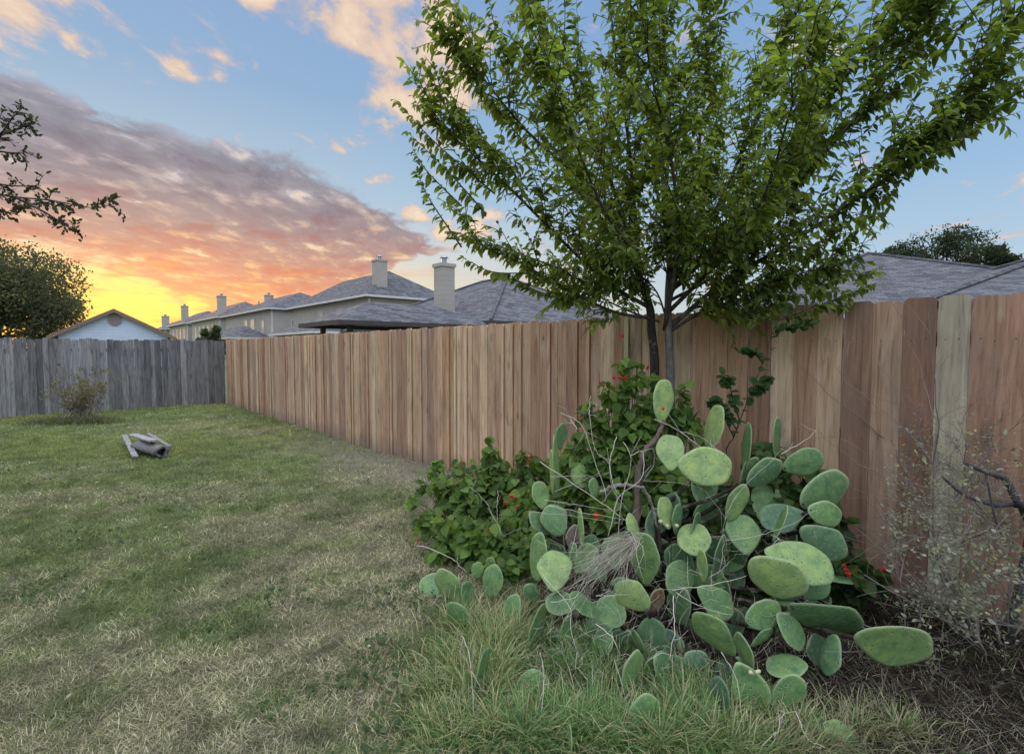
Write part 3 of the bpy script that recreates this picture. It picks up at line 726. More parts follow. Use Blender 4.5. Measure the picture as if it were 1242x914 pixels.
def right_house():
    P0 = Vector((14.3, 21.4, 0)); a = Vector((.966, -.26, 0)); b = Vector((.26, .966, 0))
    Fr = lambda x, y, z: P0 + a * x + b * y + Vector((0, 0, z))
    r = empty('house', P0, 'house with large bluish grey shingle roof right behind the fence at the right', 'house')
    m = MB(); m.box(Fr, -6.6, 6.6, -6.6, 6.6, -.2, 2.5); m.build('wall', M['brick'], r)
    m = MB(); h1 = hip_roof(m, Fr, -6.6, 6.6, -6.6, 6.6, 2.6, 5.4, .4); rf = m.build('roof', M['shingle'], r)
    m = MB()
    for p, q in h1[:4]: m.tube([p + Vector((0, 0, .03)), q + Vector((0, 0, .03))], .07, 5)
    m.build('ridge_cap', M['shingle'], rf)
    P1 = Vector((17.1, 16.4, 0)); F2 = lambda x, y, z: P1 + a * x + b * y + Vector((0, 0, z))
    m = MB(); h2 = hip_roof(m, F2, -6.0, 6.0, -6.0, 6.0, 2.62, 4.62, .4); rf2 = m.build('wing_roof', M['shingle'], r)
    m = MB()
    for p, q in h2[:4]: m.tube([p + Vector((0, 0, .03)), q + Vector((0, 0, .03))], .07, 5)
    m.build('ridge_cap', M['shingle'], rf2)
    m = MB(); m.box(F2, -5.9, 5.9, -5.9, 5.9, -.2, 2.51); m.build('wing_wall', M['brick'], r)
    fascia(Fr, -6.6, 6.6, -6.6, 6.6, 2.6, M['white_trim'], r, .4)
right_house()

def gable_house():
    Y0 = 33.0; cx = (141 - CXP) / F_PX * Y0; hw = 58 / F_PX * Y0; za = EYE + 48 / F_PX * Y0; ze = EYE + 17 / F_PX * Y0
    yaw = .56; ax = Vector((math.cos(yaw), math.sin(yaw), 0)); bx_ = Vector((-math.sin(yaw), math.cos(yaw), 0)); O = Vector((cx, Y0, 0))
    Fr = lambda x, y, z: O + ax * x + bx_ * y + Vector((0, 0, z))
    r = empty('house', O, 'small pale blue gabled house behind the old grey fence with a round gable vent', 'house')
    D = 12; w = hw - .25; zw = ze + (za - ze) * .25 / hw - .05
    m = MB(); m.add([Fr(-w, 0, -.2), Fr(w, 0, -.2), Fr(w, 0, zw), Fr(0, 0, za - .07), Fr(-w, 0, zw), Fr(-w, D, -.2), Fr(w, D, -.2), Fr(w, D, zw), Fr(0, D, za - .07), Fr(-w, D, zw)],
          [[4, 3, 2, 1, 0], [5, 6, 7, 8, 9], [0, 1, 6, 5], [1, 2, 7, 6], [2, 3, 8, 7], [3, 4, 9, 8], [4, 0, 5, 9]]); m.build('wall', M['siding_blue'], r)
    m = MB(); sl = (za - ze) / hw; e = hw + .25; t = .10
    for sg in (-1, 1):
        m.add([Fr(0, -.3, za), Fr(sg * e, -.3, za - sl * e), Fr(sg * e, D + .3, za - sl * e), Fr(0, D + .3, za), Fr(0, -.3, za + t), Fr(sg * e, -.3, za - sl * e + t), Fr(sg * e, D + .3, za - sl * e + t), Fr(0, D + .3, za + t)],
              [[0, 3, 2, 1], [4, 5, 6, 7], [0, 1, 5, 4], [1, 2, 6, 5], [2, 3, 7, 6]])
    m.build('roof', M['shingle_far'], r)
    m = MB()
    for sg in (-1, 1):
        m.add([Fr(0, -.335, za - .12), Fr(sg * e, -.335, za - sl * e - .12), Fr(sg * e, -.335, za - sl * e + t + .01), Fr(0, -.335, za + t + .01), Fr(0, -.302, za - .12), Fr(sg * e, -.302, za - sl * e - .12), Fr(sg * e, -.302, za - sl * e + t + .01), Fr(0, -.302, za + t + .01)],
              [[0, 1, 2, 3], [7, 6, 5, 4], [0, 4, 5, 1], [3, 2, 6, 7], [1, 5, 6, 2]])
    m.build('fascia', M['rust_trim'], r)
    m = MB(); zc = za - 11 / F_PX * Y0; rr = .36
    m.tube([Fr(0, -.004, zc), Fr(0, -.07, zc)], rr, 24); v = m.build('gable_vent', M['vent'], r)
    m = MB()
    for k in range(-3, 4):
        hwv = math.sqrt(max(.01, rr * rr - (k * .1) ** 2)) * .86; m.box(Fr, -hwv, hwv, -.09, -.071, zc + k * .1 - .02, zc + k * .1 + .02)
    m.build('louvre', M['rust_trim'], v)
gable_house()

# ------------------------------------------------------------------ distant trees
def clump_tree(name, label, cat, c, h, rad, cols, n, leaf=.16, trunk_r=.18, blobs=14, group=None, zc=.62, flat=.75, squash=1.0, seed=1, dark=(.06, .05, .04), sparse=False):
    rr = np.random.default_rng(seed); Rr = random.Random(seed)
    root = empty(name, c, label, cat, group); c = Vector(c)
    B = []
    for k in range(blobs):
        th = rr.uniform(0, 6.28); q = rr.uniform(0, 1) ** .5; zz = rr.uniform(-.42, .5)
        rw = math.sqrt(max(.05, 1 - (zz * 1.7) ** 2))
        B.append((Vector((c.x + math.cos(th) * q * rad * rw * .78, c.y + math.sin(th) * q * rad * rw * .78 * squash, c.z + h * zc + zz * h * flat)), rad * rr.uniform(.22, .42)))
    mb = MB(); top = Vector((c.x, c.y, c.z + h * .55))
    mb.tube(smooth_path([c - Vector((0, 0, .1)), c + Vector((.05 * h * .2, 0, h * .25)), top], 8), [trunk_r * (1 - .06 * i) for i in range(8)], 8, (*dark, 1)); mb.build('trunk', M['bark'], root, True)
    mb = MB()
    for (b, r_) in B:
        st = c + Vector((0, 0, h * Rr.uniform(.2, .5))); mid = (st + b) / 2 + Vector((Rr.uniform(-.2, .2), Rr.uniform(-.2, .2), -.04 * h))
        pth = smooth_path([st, mid, b, b + (b - mid).normalized() * r_ * .8], 9); mb.tube(pth, [trunk_r * .42 * (1 - i / 9) + .008 for i in range(9)], 5, (*dark, 1))
    mb.build('limb', M['bark'], root, True)
    parts = []; per = n // blobs
    for (b, r_) in B:
        d = norm(rr.normal(0, 1, (per, 3))); q = rr.uniform(.15, 1.0, per) ** .6 * r_ * (1 + .6 * (rr.random(per) < .12) * rr.random(per))
        # twig-like clustering
        cc = norm(rr.normal(0, 1, (26, 3))) * r_ * rr.uniform(.5, 1.15, (26, 1)); idx = rr.integers(0, 26, per); tw = rr.random(per) < .6
        P = np.array(b) + d * q[:, None] * np.array([1, 1, .8]); P2 = np.array(b) + cc[idx] + rr.normal(0, r_ * .13, (per, 3)); P = np.where(tw[:, None], P2, P)
        D = norm(d + rr.normal(0, .8, (per, 3))); v = rr.random((per, 1)); tone = rr.uniform(.75, 1.2)
        C = (np.array(cols[0]) * (1 - v) + np.array(cols[1]) * v) * tone
        parts.append(scatter(SMALL, P, D, norm(rr.normal(0, 1, (per, 3))), leaf * rr.uniform(.6, 1.3, per), C))
    V, F, C = merge(*parts); obj('foliage', V, F, M['leaf'], root, cols=C)
    return root
clump_tree('tree', 'large bushy tree at the left edge rising behind the old grey fence', 'tree', (-38.0, 39.0, 0), 10.2, 6.3, [(.06, .07, .04), (.15, .15, .09)], 36000, .24, .3, 34, seed=3, zc=.50, flat=.70)
clump_tree('shrub', 'small dark green bushy tree in front of the far row of houses', 'shrub', tuple(W(257, HOR, 44.0).xy) + (0,), 3.7, 1.35, [(.035, .055, .025), (.09, .11, .05)], 8000, .15, .08, 16, seed=8, zc=.52)
for i, (px, top, rad, Yd, lab, sd_) in enumerate([(1085, 291, 2.3, 36, 'low thin topped tree leftmost of the three behind the big grey roof', 21), (1152, 274, 2.9, 37, 'dark dense tree, the tallest and middle one behind the big grey roof', 22), (1205, 292, 1.5, 35, 'small narrow tree rightmost of the three behind the big grey roof', 23)]):
    c = W(px, HOR, Yd); h = EYE + (HOR - top) / F_PX * Yd
    clump_tree('tree', lab, 'tree', (c.x, c.y, 0), h, rad, [(.02, .032, .018), (.055, .07, .035)], 13000, .17, .16, 20, 'trees behind the right house', .68, .48, seed=sd_)

# ------------------------------------------------------------------ the young tree in front of the fence
def build_main_tree():
    g0 = ST(0, 0); base = Vector((1.155, 3.95, 0)); base.z = float(ground_z(base.x, base.y))
    root = empty('tree', base, 'young leafy green tree with two slim trunks standing behind the cactus against the fence', 'tree')
    dk = (.085, .068, .055); dk2 = (.15, .135, .12)
    def tr(pts, r0, r1, c):
        mb = MB(); p = smooth_path(pts, 18); n = len(p); mb.tube(p, [r0 + (r1 - r0) * i / (n - 1) + .0012 * math.sin(i * 2.1) for i in range(n)], 12, (*c, 1)); mb.build('trunk', M['bark'], root, True)
    tr([base + Vector((-.07, 0, -.05)), W(793, 520, 3.98), W(794, 440, 3.98), W(790, 400, 3.96), W(788, 372, 3.9), W(776, 340, 3.88)], .040, .026, (.05, .042, .036))
    tr([base + Vector((.03, .02, -.05)), W(813, 520, 3.9), W(813, 450, 3.88), W(811, 405, 3.88), W(810, 372, 3.9), W(812, 330, 3.9)], .036, .024, dk2)
    L = [  # main limbs: (points (px, py, Y)), start radius, number of shoots
        ([(790, 386, 3.92), (745, 378, 3.85), (690, 352, 3.75), (630, 318, 3.65), (566, 290, 3.55)], .014, 17),
        ([(786, 372, 3.9), (740, 345, 3.8), (690, 300, 3.7), (620, 230, 3.55), (560, 175, 3.45), (520, 135, 3.4)], .017, 26),
        ([(780, 350, 3.88), (755, 290, 3.8), (710, 225, 3.7), (640, 160, 3.6), (590, 100, 3.5), (562, 60, 3.5)], .017, 26),
        ([(776, 340, 3.88), (755, 260, 3.85), (720, 170, 3.8), (690, 90, 3.8), (650, 10, 3.8), (630, -50, 3.8)], .02, 32),
        ([(776, 340, 3.88), (770, 260, 3.9), (762, 170, 3.95), (748, 80, 4.0), (735, -50, 4.0)], .02, 28),
        ([(812, 330, 3.9), (808, 240, 3.9), (812, 150, 3.9), (806, 50, 3.9), (800, -80, 3.9)], .02, 32),
        ([(812, 340, 3.9), (838, 250, 3.9), (850, 160, 3.9), (860, 60, 3.9), (862, -70, 3.85)], .018, 30),
        ([(812, 350, 3.9), (860, 270, 3.85), (902, 180, 3.8), (940, 80, 3.75), (985, -40, 3.7)], .018, 34),
        ([(812, 355, 3.9), (880, 282, 3.8), (955, 190, 3.65), (1010, 115, 3.5), (1080, 20, 3.35), (1120, -40, 3.3)], .018, 38),
        ([(809, 380, 3.9), (880, 310, 3.75), (965, 225, 3.55), (1040, 140, 3.35), (1110, 50, 3.2), (1150, -20, 3.1)], .017, 38),
        ([(809, 400, 3.9), (870, 348, 3.75), (950, 300, 3.5), (1040, 240, 3.25), (1130, 175, 3.05), (1215, 110, 2.9)], .017, 34),
        ([(808, 405, 3.9), (850, 378, 3.75), (900, 352, 3.6), (960, 335, 3.45), (1020, 318, 3.4)], .013, 26),
        ([(806, 400, 3.9), (822, 300, 3.55), (815, 200, 3.25), (790, 90, 3.0), (770, -40, 2.8)], .017, 22),
        ([(812, 342, 3.9), (818, 290, 4.35), (850, 200, 4.8), (880, 90, 5.2)], .016, 22),
        ([(783, 362, 3.89), (750, 300, 4.3), (700, 210, 4.8), (670, 110, 5.2)], .016, 22),
        ([(812, 365, 3.9), (870, 330, 4.2), (930, 260, 4.6), (990, 180, 5.0)], .014, 22),
        ([(781, 352, 3.88), (770, 310, 3.5), (730, 250, 3.2), (690, 150, 2.95), (660, 60, 2.8)], .014, 16),
        ([(812, 350, 3.9), (850, 320, 3.5), (920, 250, 3.1), (960, 130, 2.8), (1000, 20, 2.6)], .014, 22),
        ([(806, 395, 3.9), (850, 372, 3.8), (900, 375, 3.65), (935, 366, 3.55)], .010, 16),
        ([(800, 390, 3.9), (760, 376, 4.0), (710, 352, 4.1), (668, 338, 4.2)], .010, 12),
        ([(1000, 265, 3.4), (1080, 215, 3.2), (1150, 150, 3.05), (1200, 60, 2.95), (1235, 10, 2.9)], .008, 14),
        ([(809, 388, 3.89), (795, 352, 3.8), (765, 325, 3.72), (735, 312, 3.66)], .008, 15),
        ([(811, 365, 3.88), (826, 338, 3.78), (850, 318, 3.7), (872, 312, 3.6)], .008, 15),
        ([(788, 372, 3.9), (768, 352, 3.82), (742, 345, 3.75), (722, 350, 3.7)], .007, 13),
        ([(812, 345, 3.9), (805, 318, 3.82), (798, 292, 3.74)], .007, 12),
        ([(870, 350, 3.75), (920, 385, 3.5), (960, 385, 3.35), (1010, 365, 3.3), (1058, 345, 3.3)], .006, 3),
    ]
    LP, LD, LN, LS, LC = [], [], [], [], []
    twigs = MB()
    c1, c2, c3 = np.array([.070, .112, .025]), np.array([.22, .29, .058]), np.array([.24, .28, .05])
    def leaves_on(path, size, dens=.024, skip=.1, tone=1.0):
        tot = sum((path[i + 1] - path[i]).length for i in range(len(path) - 1)); n = int(tot / dens)
        for k in range(n):
            u = skip + (1 - skip) * (k + R.random() * .5) / n; f = u * (len(path) - 1); i = min(int(f), len(path) - 2); q = path[i].lerp(path[i + 1], f - i)
            d = (path[i + 1] - path[i]).normalized(); sd = d.cross(Vector((0, 0, 1))); sd = sd.normalized() if sd.length > .05 else Vector((R.uniform(-1, 1), R.uniform(-1, 1), 0)).normalized()
            sg = 1 if k % 2 else -1
            dr = (sd * sg * R.uniform(.5, 1.0) + d * R.uniform(.25, .8) + Vector((R.uniform(-.3, .3), R.uniform(-.3, .3), R.uniform(-1.05, .1))))
            LP.append(q); LD.append(dr); LN.append((R.uniform(-.6, .6), R.uniform(-.6, .6), 1)); LS.append(size * R.uniform(.7, 1.25) * (1.0 - .35 * u * u))
            w = R.random(); c = c1 * (1 - w) + c2 * w
            if R.random() < .16: c = c * .6 + c3 * .4
            LC.append(c * tone * R.uniform(.85, 1.15))
    for (pp, r0, ns) in L:
        pts = [W(*p) for p in pp]; path = smooth_path(pts, 26); n = len(path)
        mb = MB(); mb.tube(path, [max(.0028, r0 * (1 - .86 * i / (n - 1))) for i in range(n)], 8, (*dk, 1)); mb.build('limb', M['bark'], root, True)
        leaves_on(path[int(n * .55):], .082, .02)
        ns = int(ns * (1.25 if pp[-1][1] < 250 else .95)) if ns > 5 else ns
        for k in range(ns):
            u = .16 + .84 * (k + R.random()) / ns if ns > 5 else .35 + .6 * k / ns; f = u * (n - 1); i = min(int(f), n - 2); q = path[i]; d = (path[i + 1] - path[i]).normalized()
            side = Vector((R.gauss(0, 1), R.gauss(0, 1), R.gauss(0, .6))); side -= d * side.dot(d); side.normalize()
            dd = (d * R.uniform(.7, 1.1) + side * R.uniform(.3, .85) + Vector((0, 0, R.uniform(.05, .7)))).normalized()
            ln = R.uniform(.22, .62) * (1.12 - .50 * u) if ns > 5 else .15
            e = q + dd * ln + Vector((0, 0, R.uniform(.0, .07))) + side * R.uniform(-.04, .04)
            if e.z < 1.74 and q.z < 2.4: e.z = 1.74 + R.uniform(0, .3)
            sp = smooth_path([q, q.lerp(e, .5) + side * .03 - Vector((0, 0, .02)), e], 8)
            twigs.tube(sp, [.0045 * (1 - .75 * j / 7) for j in range(8)], 5, (*dk, 1), False)
            tone = R.uniform(.8, 1.15); leaves_on(sp, R.uniform(.070, .094), .0225, .1, tone)
            for _ in range(3 if ns > 5 else 0):
                v = R.uniform(.25, .8); a = sp[int(v * 7)]; s2 = Vector((R.gauss(0, 1), R.gauss(0, 1), R.gauss(0, .7))).normalized()
                b = a + (dd * .8 + s2 * .8).normalized() * R.uniform(.12, .28); sp2 = smooth_path([a, a.lerp(b, .5) + Vector((0, 0, .01)), b], 5)
                twigs.tube(sp2, [.0025] * 4 + [.001], 4, (*dk, 1), False); leaves_on(sp2, .072, .026, .1, tone)
    # long free shoots whose tips stand out against the sky
    for (a, m_, b, Yd) in [((600, 235), (530, 175), (478, 120), 3.45), ((590, 260), (545, 210), (492, 158), 3.45), ((640, 230), (575, 155), (528, 108), 3.5), ((650, 190), (585, 110), (540, 46), 3.5), ((700, 170), (640, 80), (572, 14), 3.55),
                           ((690, 330), (610, 300), (545, 280), 3.6), ((1090, 190), (1180, 110), (1238, 30), 2.95), ((1100, 210), (1190, 150), (1250, 90), 2.9), ((1010, 240), (1120, 170), (1215, 70), 3.0), ((560, 250), (520, 210), (500, 180), 3.4), ((720, 120), (670, 50), (640, -20), 3.6), ((660, 140), (610, 60), (590, -10), 3.5), ((660, 330), (600, 330), (560, 312), 3.6), ((700, 370), (650, 352), (610, 330), 3.7), ((1060, 130), (1140, 60), (1190, 0), 3.1), ((1130, 150), (1200, 110), (1242, 60), 2.9), ((620, 210), (560, 140), (536, 80), 3.5), ((980, 350), (1000, 345), (1030, 330), 3.3),
                           ((1000, 330), (1015, 300), (1060, 262), 3.3), ((960, 110), (1060, 40), (1110, -20), 3.2), ((560, 300), (520, 240), (505, 205), 3.45), ((950, 385), (1010, 364), (1062, 343), 3.3)]:
        sp = smooth_path([W(*a, Yd + .1), W(*m_, Yd), W(*b, Yd - .05)], 16); twigs.tube(sp, [.006 * (1 - .8 * j / 15) for j in range(16)], 5, (*dk, 1), False)
        leaves_on(sp, .078, .0115, .02, .95)
    twigs.build('twig', M['bark'], root, True)
    V, F, C = scatter(LANCE, np.array([tuple(p) for p in LP]), np.array([tuple(p) for p in LD]), norm(np.array(LN)), np.array(LS), np.array(LC))
    obj('foliage', V, F, M['leaf'], root, cols=C)
    print('tree leaves', len(LP))
build_main_tree()

# ------------------------------------------------------------------ oak branches reaching in at the upper left
def build_oak():
    base = Vector((-5.6, 4.2, 0)); root = empty('oak_tree', base, 'oak tree at the upper left edge with dark leafy branch tips reaching into the sky', 'tree')
    mb = MB(); top = Vector((-5.3, 4.2, 2.6)); mb.tube(smooth_path([base - Vector((0, 0, .1)), base + Vector((.1, 0, 1.2)), top], 10), [.16 - .006 * i for i in range(10)], 12, (.10, .09, .08, 1)); mb.build('trunk', M['bark'], root, True)
    P_, D_, N_, S_, C_ = [], [], [], [], []; tw = MB()
    def spray(path, r, n, ln, lsz=.052, every=.011):
        tw.tube(path, [max(.0015, r * (1 - .8 * i / (len(path) - 1))) for i in range(len(path))], 5, (.06, .05, .045, 1), False)
        for k in range(n):
            u = .35 + .65 * k / max(1, n - 1) if n > 1 else 1; i = min(int(u * (len(path) - 1)), len(path) - 2); q = path[i]; d = (path[i + 1] - path[i]).normalized()
            s = Vector((R.uniform(-.3, .3), R.uniform(-1, 1) * .6, R.uniform(-1, .8))).normalized(); e = q + (d * .8 + s * .9).normalized() * ln * R.uniform(.5, 1.1)
            sp = smooth_path([q, q.lerp(e, .5) + Vector((0, 0, .012)), e], 7); tw.tube(sp, [.0022] * 6 + [.001], 4, (.06, .05, .045, 1), False)
            m = int((e - q).length / every)
            for j in range(m):
                a = sp[min(6, int(7 * (j + R.random()) / m * .999 + .5))]; P_.append(a + Vector((R.gauss(0, .006),) * 3)); D_.append((e - q).normalized() * .6 + Vector((R.gauss(0, .6), R.gauss(0, .6), R.gauss(0, .6)))); N_.append((R.gauss(0, 1), R.gauss(0, 1), R.gauss(0, 1) + .5))
                S_.append(lsz * R.uniform(.6, 1.2)); v = R.random(); C_.append((.022 + .03 * v, .028 + .036 * v, .018 + .018 * v))
    Yd = 4.0
    for pts, n, ln in [([(-160, 205), (-60, 185), (0, 165), (38, 150)], 16, .13), ([(-30, 180), (10, 185), (34, 186)], 7, .10), ([(-160, 235), (-60, 225), (10, 238), (62, 243), (110, 252), (140, 247)], 24, .12),
                       ([(20, 240), (55, 258), (82, 275), (96, 281)], 10, .10), ([(-20, 200), (10, 150), (28, 130)], 6, .09), ([(-60, 225), (-10, 250), (24, 262)], 8, .11), ([(-40, 215), (10, 225), (50, 225)], 8, .10), ([(-160, 120), (-60, 120), (-20, 140), (8, 150)], 8, .12)]:
        path = smooth_path([W(x, y, Yd + R.uniform(-.1, .1)) for x, y in pts], 18); spray(path, .010, n, ln)
    for z, a in ((2.3, (-160, 205)), (2.2, (-160, 235)), (2.5, (-160, 120))):
        e = W(*a, Yd); tw.tube(smooth_path([Vector((-5.35, 4.2, z)), (Vector((-5.35, 4.2, z)) + e) / 2, e], 6), [.03, .026, .022, .018, .014, .010], 7, (.08, .07, .06, 1))
    # the crown outside the frame
    for k in range(70):
        th = R.uniform(0, 6.28); q = Vector((-5.9 + math.cos(th) * R.uniform(.1, 1.0), 4.0 + math.sin(th) * R.uniform(.2, 1.8), R.uniform(2.6, 4.4))); e = q + Vector((R.gauss(0, .3), R.gauss(0, .3), R.uniform(0, .3)))
        spray(smooth_path([Vector((-5.4, 4.2, 2.5)).lerp(q, .4), q, e], 6), .008, 5, .2, .06, .03)
    tw.build('branch', M['bark'], root, True)
    V, F, C = scatter(SMALL if False else leaf_tpl([.25, .45, .62, .85], [.20, .11, .24, .12], .2, .15), np.array([tuple(p) for p in P_]), np.array([tuple(p) for p in D_]), norm(np.array(N_)), np.array(S_), np.array(C_))
    obj('foliage', V, F, M['leaf'], root, cols=C)
build_oak()

# ------------------------------------------------------------------ prickly pear
PADS = [  # base x, base y, tip x, tip y, apparent width, depth shift, hue (0 blue green .. 1 yellow green)
 (540,730,515,697,36,.35,.35),(556,734,532,691,26,.30,.7),(570,769,545,731,24,.2,.45),(578,702,580,681,16,.45,.6),(593,696,597,675,13,.5,.5),(594,727,601,684,24,.4,.45),(572,740,562,705,18,.38,.35),(612,758,628,721,20,.15,.4),
 (652,733,639,708,20,.25,.35),(672,718,674,667,43,-.05,.82),(650,704,657,645,20,.15,.55),(660,618,651,583,21,.15,.65),(682,649,664,613,32,.1,.35),(668,647,642,622,18,.2,.2),(677,545,682,513,15,.2,.4),
 (670,600,669,545,4,.15,.75),(677,596,672,528,5,.1,.8),(706,667,703,615,7,-.05,.85),(692,690,697,657,12,.05,.4),(698,694,722,661,30,.05,.6),(704,730,661,732,31,.05,.4),(658,731,645,789,17,-.1,.5),(726,745,690,722,20,.0,.4),
 (688,746,690,785,21,-.1,.45),(692,772,664,796,32,.1,.3),(756,757,728,727,36,.0,.4),(787,739,749,708,34,-.12,.95),(782,711,780,645,37,-.08,.6),(776,655,763,623,15,.0,.95),(812,642,804,602,19,.05,1.),(822,650,822,612,14,.12,.3),
 (846,674,838,635,40,.0,.9),(853,706,854,666,15,-.12,.8),(812,718,838,685,40,.05,.4),(832,714,814,752,34,.08,.2),(768,763,778,793,14,.1,.35),(762,849,771,788,23,-.05,.55),(785,827,798,793,22,.05,.5),(786,898,781,842,39,-.02,.45),
 (654,858,640,812,40,.08,.35),(578,849,587,786,12,.15,.5),(686,925,693,881,12,-.05,.75),(802,514,806,459,25,.1,.97),(814,571,812,527,35,-.05,.85),(858,545,872,490,22,.1,.9),(822,562,888,569,47,-.25,.97),(903,574,909,511,13,.0,.35),
 (898,586,919,555,18,.05,.4),(940,555,942,504,11,.05,.4),(906,587,948,560,28,.0,.25),(949,568,1000,553,34,-.02,.4),(971,612,1030,580,42,-.05,.35),(980,617,1022,628,30,-.1,.5),(976,622,921,632,38,.0,.05),(938,656,957,614,10,-.1,.55),
 (970,640,1026,673,40,-.02,.15),(884,632,903,587,23,.0,.75),(906,673,898,623,43,-.02,.55),(927,668,1013,692,48,-.15,.75),(912,677,973,724,50,-.25,.95),(964,712,1007,712,30,-.05,.35),(904,752,948,738,36,-.08,.45),(942,744,977,783,28,-.05,.3),
 (957,733,1040,766,42,-.1,.3),(1014,769,998,816,28,-.05,.25),(910,784,937,762,12,-.02,.3),(890,797,845,743,34,-.15,.65),(845,712,888,745,36,-.02,.4),(911,821,899,766,19,-.2,.55),(893,802,923,862,44,-.15,.5),(936,818,970,796,38,-.1,.45),
 (938,856,974,822,37,-.14,.5),(1036,768,1127,791,52,-.2,.7),(1020,919,1022,874,44,.0,.5),(868,877,877,822,30,.1,.0),(862,824,884,799,20,.1,.0),(867,704,877,648,12,.05,.2),(722,603,718,579,13,.2,.5),(706,592,704,560,25,.3,.75),(790,746,800,712,18,.02,1.4),
 (694,666,700,636,20,.05,1.5),(840,660,846,620,10,.1,.2),(1000,812,985,770,26,.1,.1),(735,705,715,680,22,.12,.25),(760,790,745,760,24,.2,.05),(820,790,800,765,26,.2,.05)]
FILL = [(865,660),(900,715),(850,770),(940,720),(960,670),(800,700),(745,690),(720,780),(890,625),(930,650),(985,735),(830,830),(780,800),(900,780)]
def build_cactus():
    root = empty('prickly_pear_cactus', Vector((.95, 2.75, 0)), 'large sprawling prickly pear cactus with many flat green pads in front of the fence', 'cactus')
    core = Vector((.95, 2.85, .0)); rootloc = Vector(root.location)
    h_lo, h_mid, h_hi = np.array([.060, .125, .068]), np.array([.125, .225, .078]), np.array([.28, .375, .13])
    stems = MB(); first_fruit = []
    def pad_mesh(Lh, Wd, tk, kk, bend, wav, rimc):
        nr, na = 7, 30; top = []; V = []; Cc = []; F = []
        ph = R.uniform(0, 6.28)
        def outl(th):
            y = .5 - .5 * math.cos(th); x = math.sin(th) * .5; x *= (kk + (1 - kk) * min(1, y / .62)) ; x *= (1 + .045 * math.sin(3 * th + ph) + .015 * math.sin(7 * th + ph * 2)); y += .018 * math.sin(4 * th + ph) * math.sin(th / 2)
            return x * Wd, y * Lh
        cx, cy = 0, Lh * .56
        for side in (1, -1):
            for r in range(nr + 1):
                rr = r / nr; rr2 = rr ** .8
                if r == 0: V.append((cx, cy, side * tk * .5 + bend * 0)); Cc.append(0); continue
                for a in range(na):
                    x, y = outl(2 * math.pi * a / na); X = cx + (x - cx) * rr2; Y = cy + (y - cy) * rr2
                    th = tk * .5 * math.sqrt(max(0, 1 - rr2 ** 3.2)) * (.85 + .15 * math.cos(4 * rr2)) ; z = side * max(th, .0006)
                    z += bend * ((X / Wd) ** 2 * 2 + ((Y / Lh) - .4) ** 2 * 1.6) + wav * math.sin(X / Wd * 5 + ph) * .5
                    V.append((X, Y, z)); Cc.append(rimc * max(0, rr2 - .86) / .14)
            b = 0 if side == 1 else 1 + nr * na
            for a in range(na):
                f = [b, b + 1 + a, b + 1 + (a + 1) % na]; F.append(f if side == 1 else f[::-1])
            for r in range(nr - 1):
                o1, o2 = b + 1 + r * na, b + 1 + (r + 1) * na
                for a in range(na):
                    f = [o1 + a, o2 + a, o2 + (a + 1) % na, o1 + (a + 1) % na]; F.append(f if side == 1 else f[::-1])
        e1, e2 = 1 + (nr - 1) * na, 1 + nr * na + 1 + (nr - 1) * na
        for a in range(na): F.append([e1 + a, e2 + a, e2 + (a + 1) % na, e1 + (a + 1) % na])
        return V, F, Cc
    allp = list(PADS)
    for (x, y) in FILL:
        an = R.uniform(0, 6.28); l = R.uniform(38, 52); allp.append((x, y, x + math.cos(an) * l * .8, y - abs(math.sin(an)) * l, R.uniform(26, 38), .28, R.uniform(0, .35)))
    EX = random.Random(5); extra = []
    for _ in range(46):
        while True:
            x, y = EX.uniform(660, 1010), EX.uniform(610, 850)
            if ((x - 850) / 170) ** 2 + ((y - 735) / 125) ** 2 < 1: break
        an = EX.uniform(0, 6.28); l = EX.uniform(38, 56); extra.append((x, y, x + math.cos(an) * l * .8, y - abs(math.sin(an)) * l, EX.uniform(24, 42), EX.uniform(.16, .36), EX.uniform(.05, .45)))
    MV, MF, MC = [], [], []
    def width_px(Bv, Xa, Ya, Za, Lt, Wd):
        b2 = proj(Bv); t2 = proj(Bv + Ya * Lt); dx, dy = t2[0] - b2[0], t2[1] - b2[1]; n = math.hypot(dx, dy) + 1e-6; vals = []
        for i in range(20):
            th = 2 * math.pi * i / 20; q = proj(Bv + Xa * (math.sin(th) * .5 * Wd) + Ya * ((.5 - .5 * math.cos(th)) * Lt)); vals.append(((q[0] - b2[0]) * dy - (q[1] - b2[1]) * dx) / n)
        return max(vals) - min(vals)
    for ip, (bx, by, tx, ty, w, dz, hue) in enumerate(allp + extra):
        w = w * (1.06 if w > 16 else 1.0)
        my = (by + ty) / 2; Yd = 2.12 + (900 - my) * .0023 + dz + (.25 if bx < 720 else 0) * (1 if my < 820 else .3)
        if bx > 930 and my < 700: Yd = min(Yd, 2.95)
        lowest = max(by, ty)
        if lowest > 700: Yd = min(Yd, (EYE - .045) * F_PX / (lowest - HOR))
        B = W(bx, by, Yd); T0 = W(tx, ty, Yd); Lh = (T0 - B).length; wa = w / F_PX * Yd
        ratio = R.uniform(.70, .80)
        dy = R.uniform(-.12, .14) * Lh; Lt = Lh
        if wa > ratio * Lh: Lt = wa / ratio; dy = math.sqrt(max(0, Lt * Lt - Lh * Lh))
        # pads tip away from the viewer, slid along the ray so that size and place stay true
        T = W(tx, ty, Yd + min(dy, Lh * .9))
        Yax = (T - B); Lt = Yax.length; Yax.normalize(); Wt = max(wa, ratio * Lt * (.92 if w > 8 else .8)); cosp = min(1, wa / Wt)
        view = (B - Vector((0, 0, EYE))).normalized(); Z0 = -view - Yax * (-view).dot(Yax); Z0.normalize(); phi = math.acos(cosp) * R.choice((-1, 1)); phi = max(-1.38, min(1.38, phi))
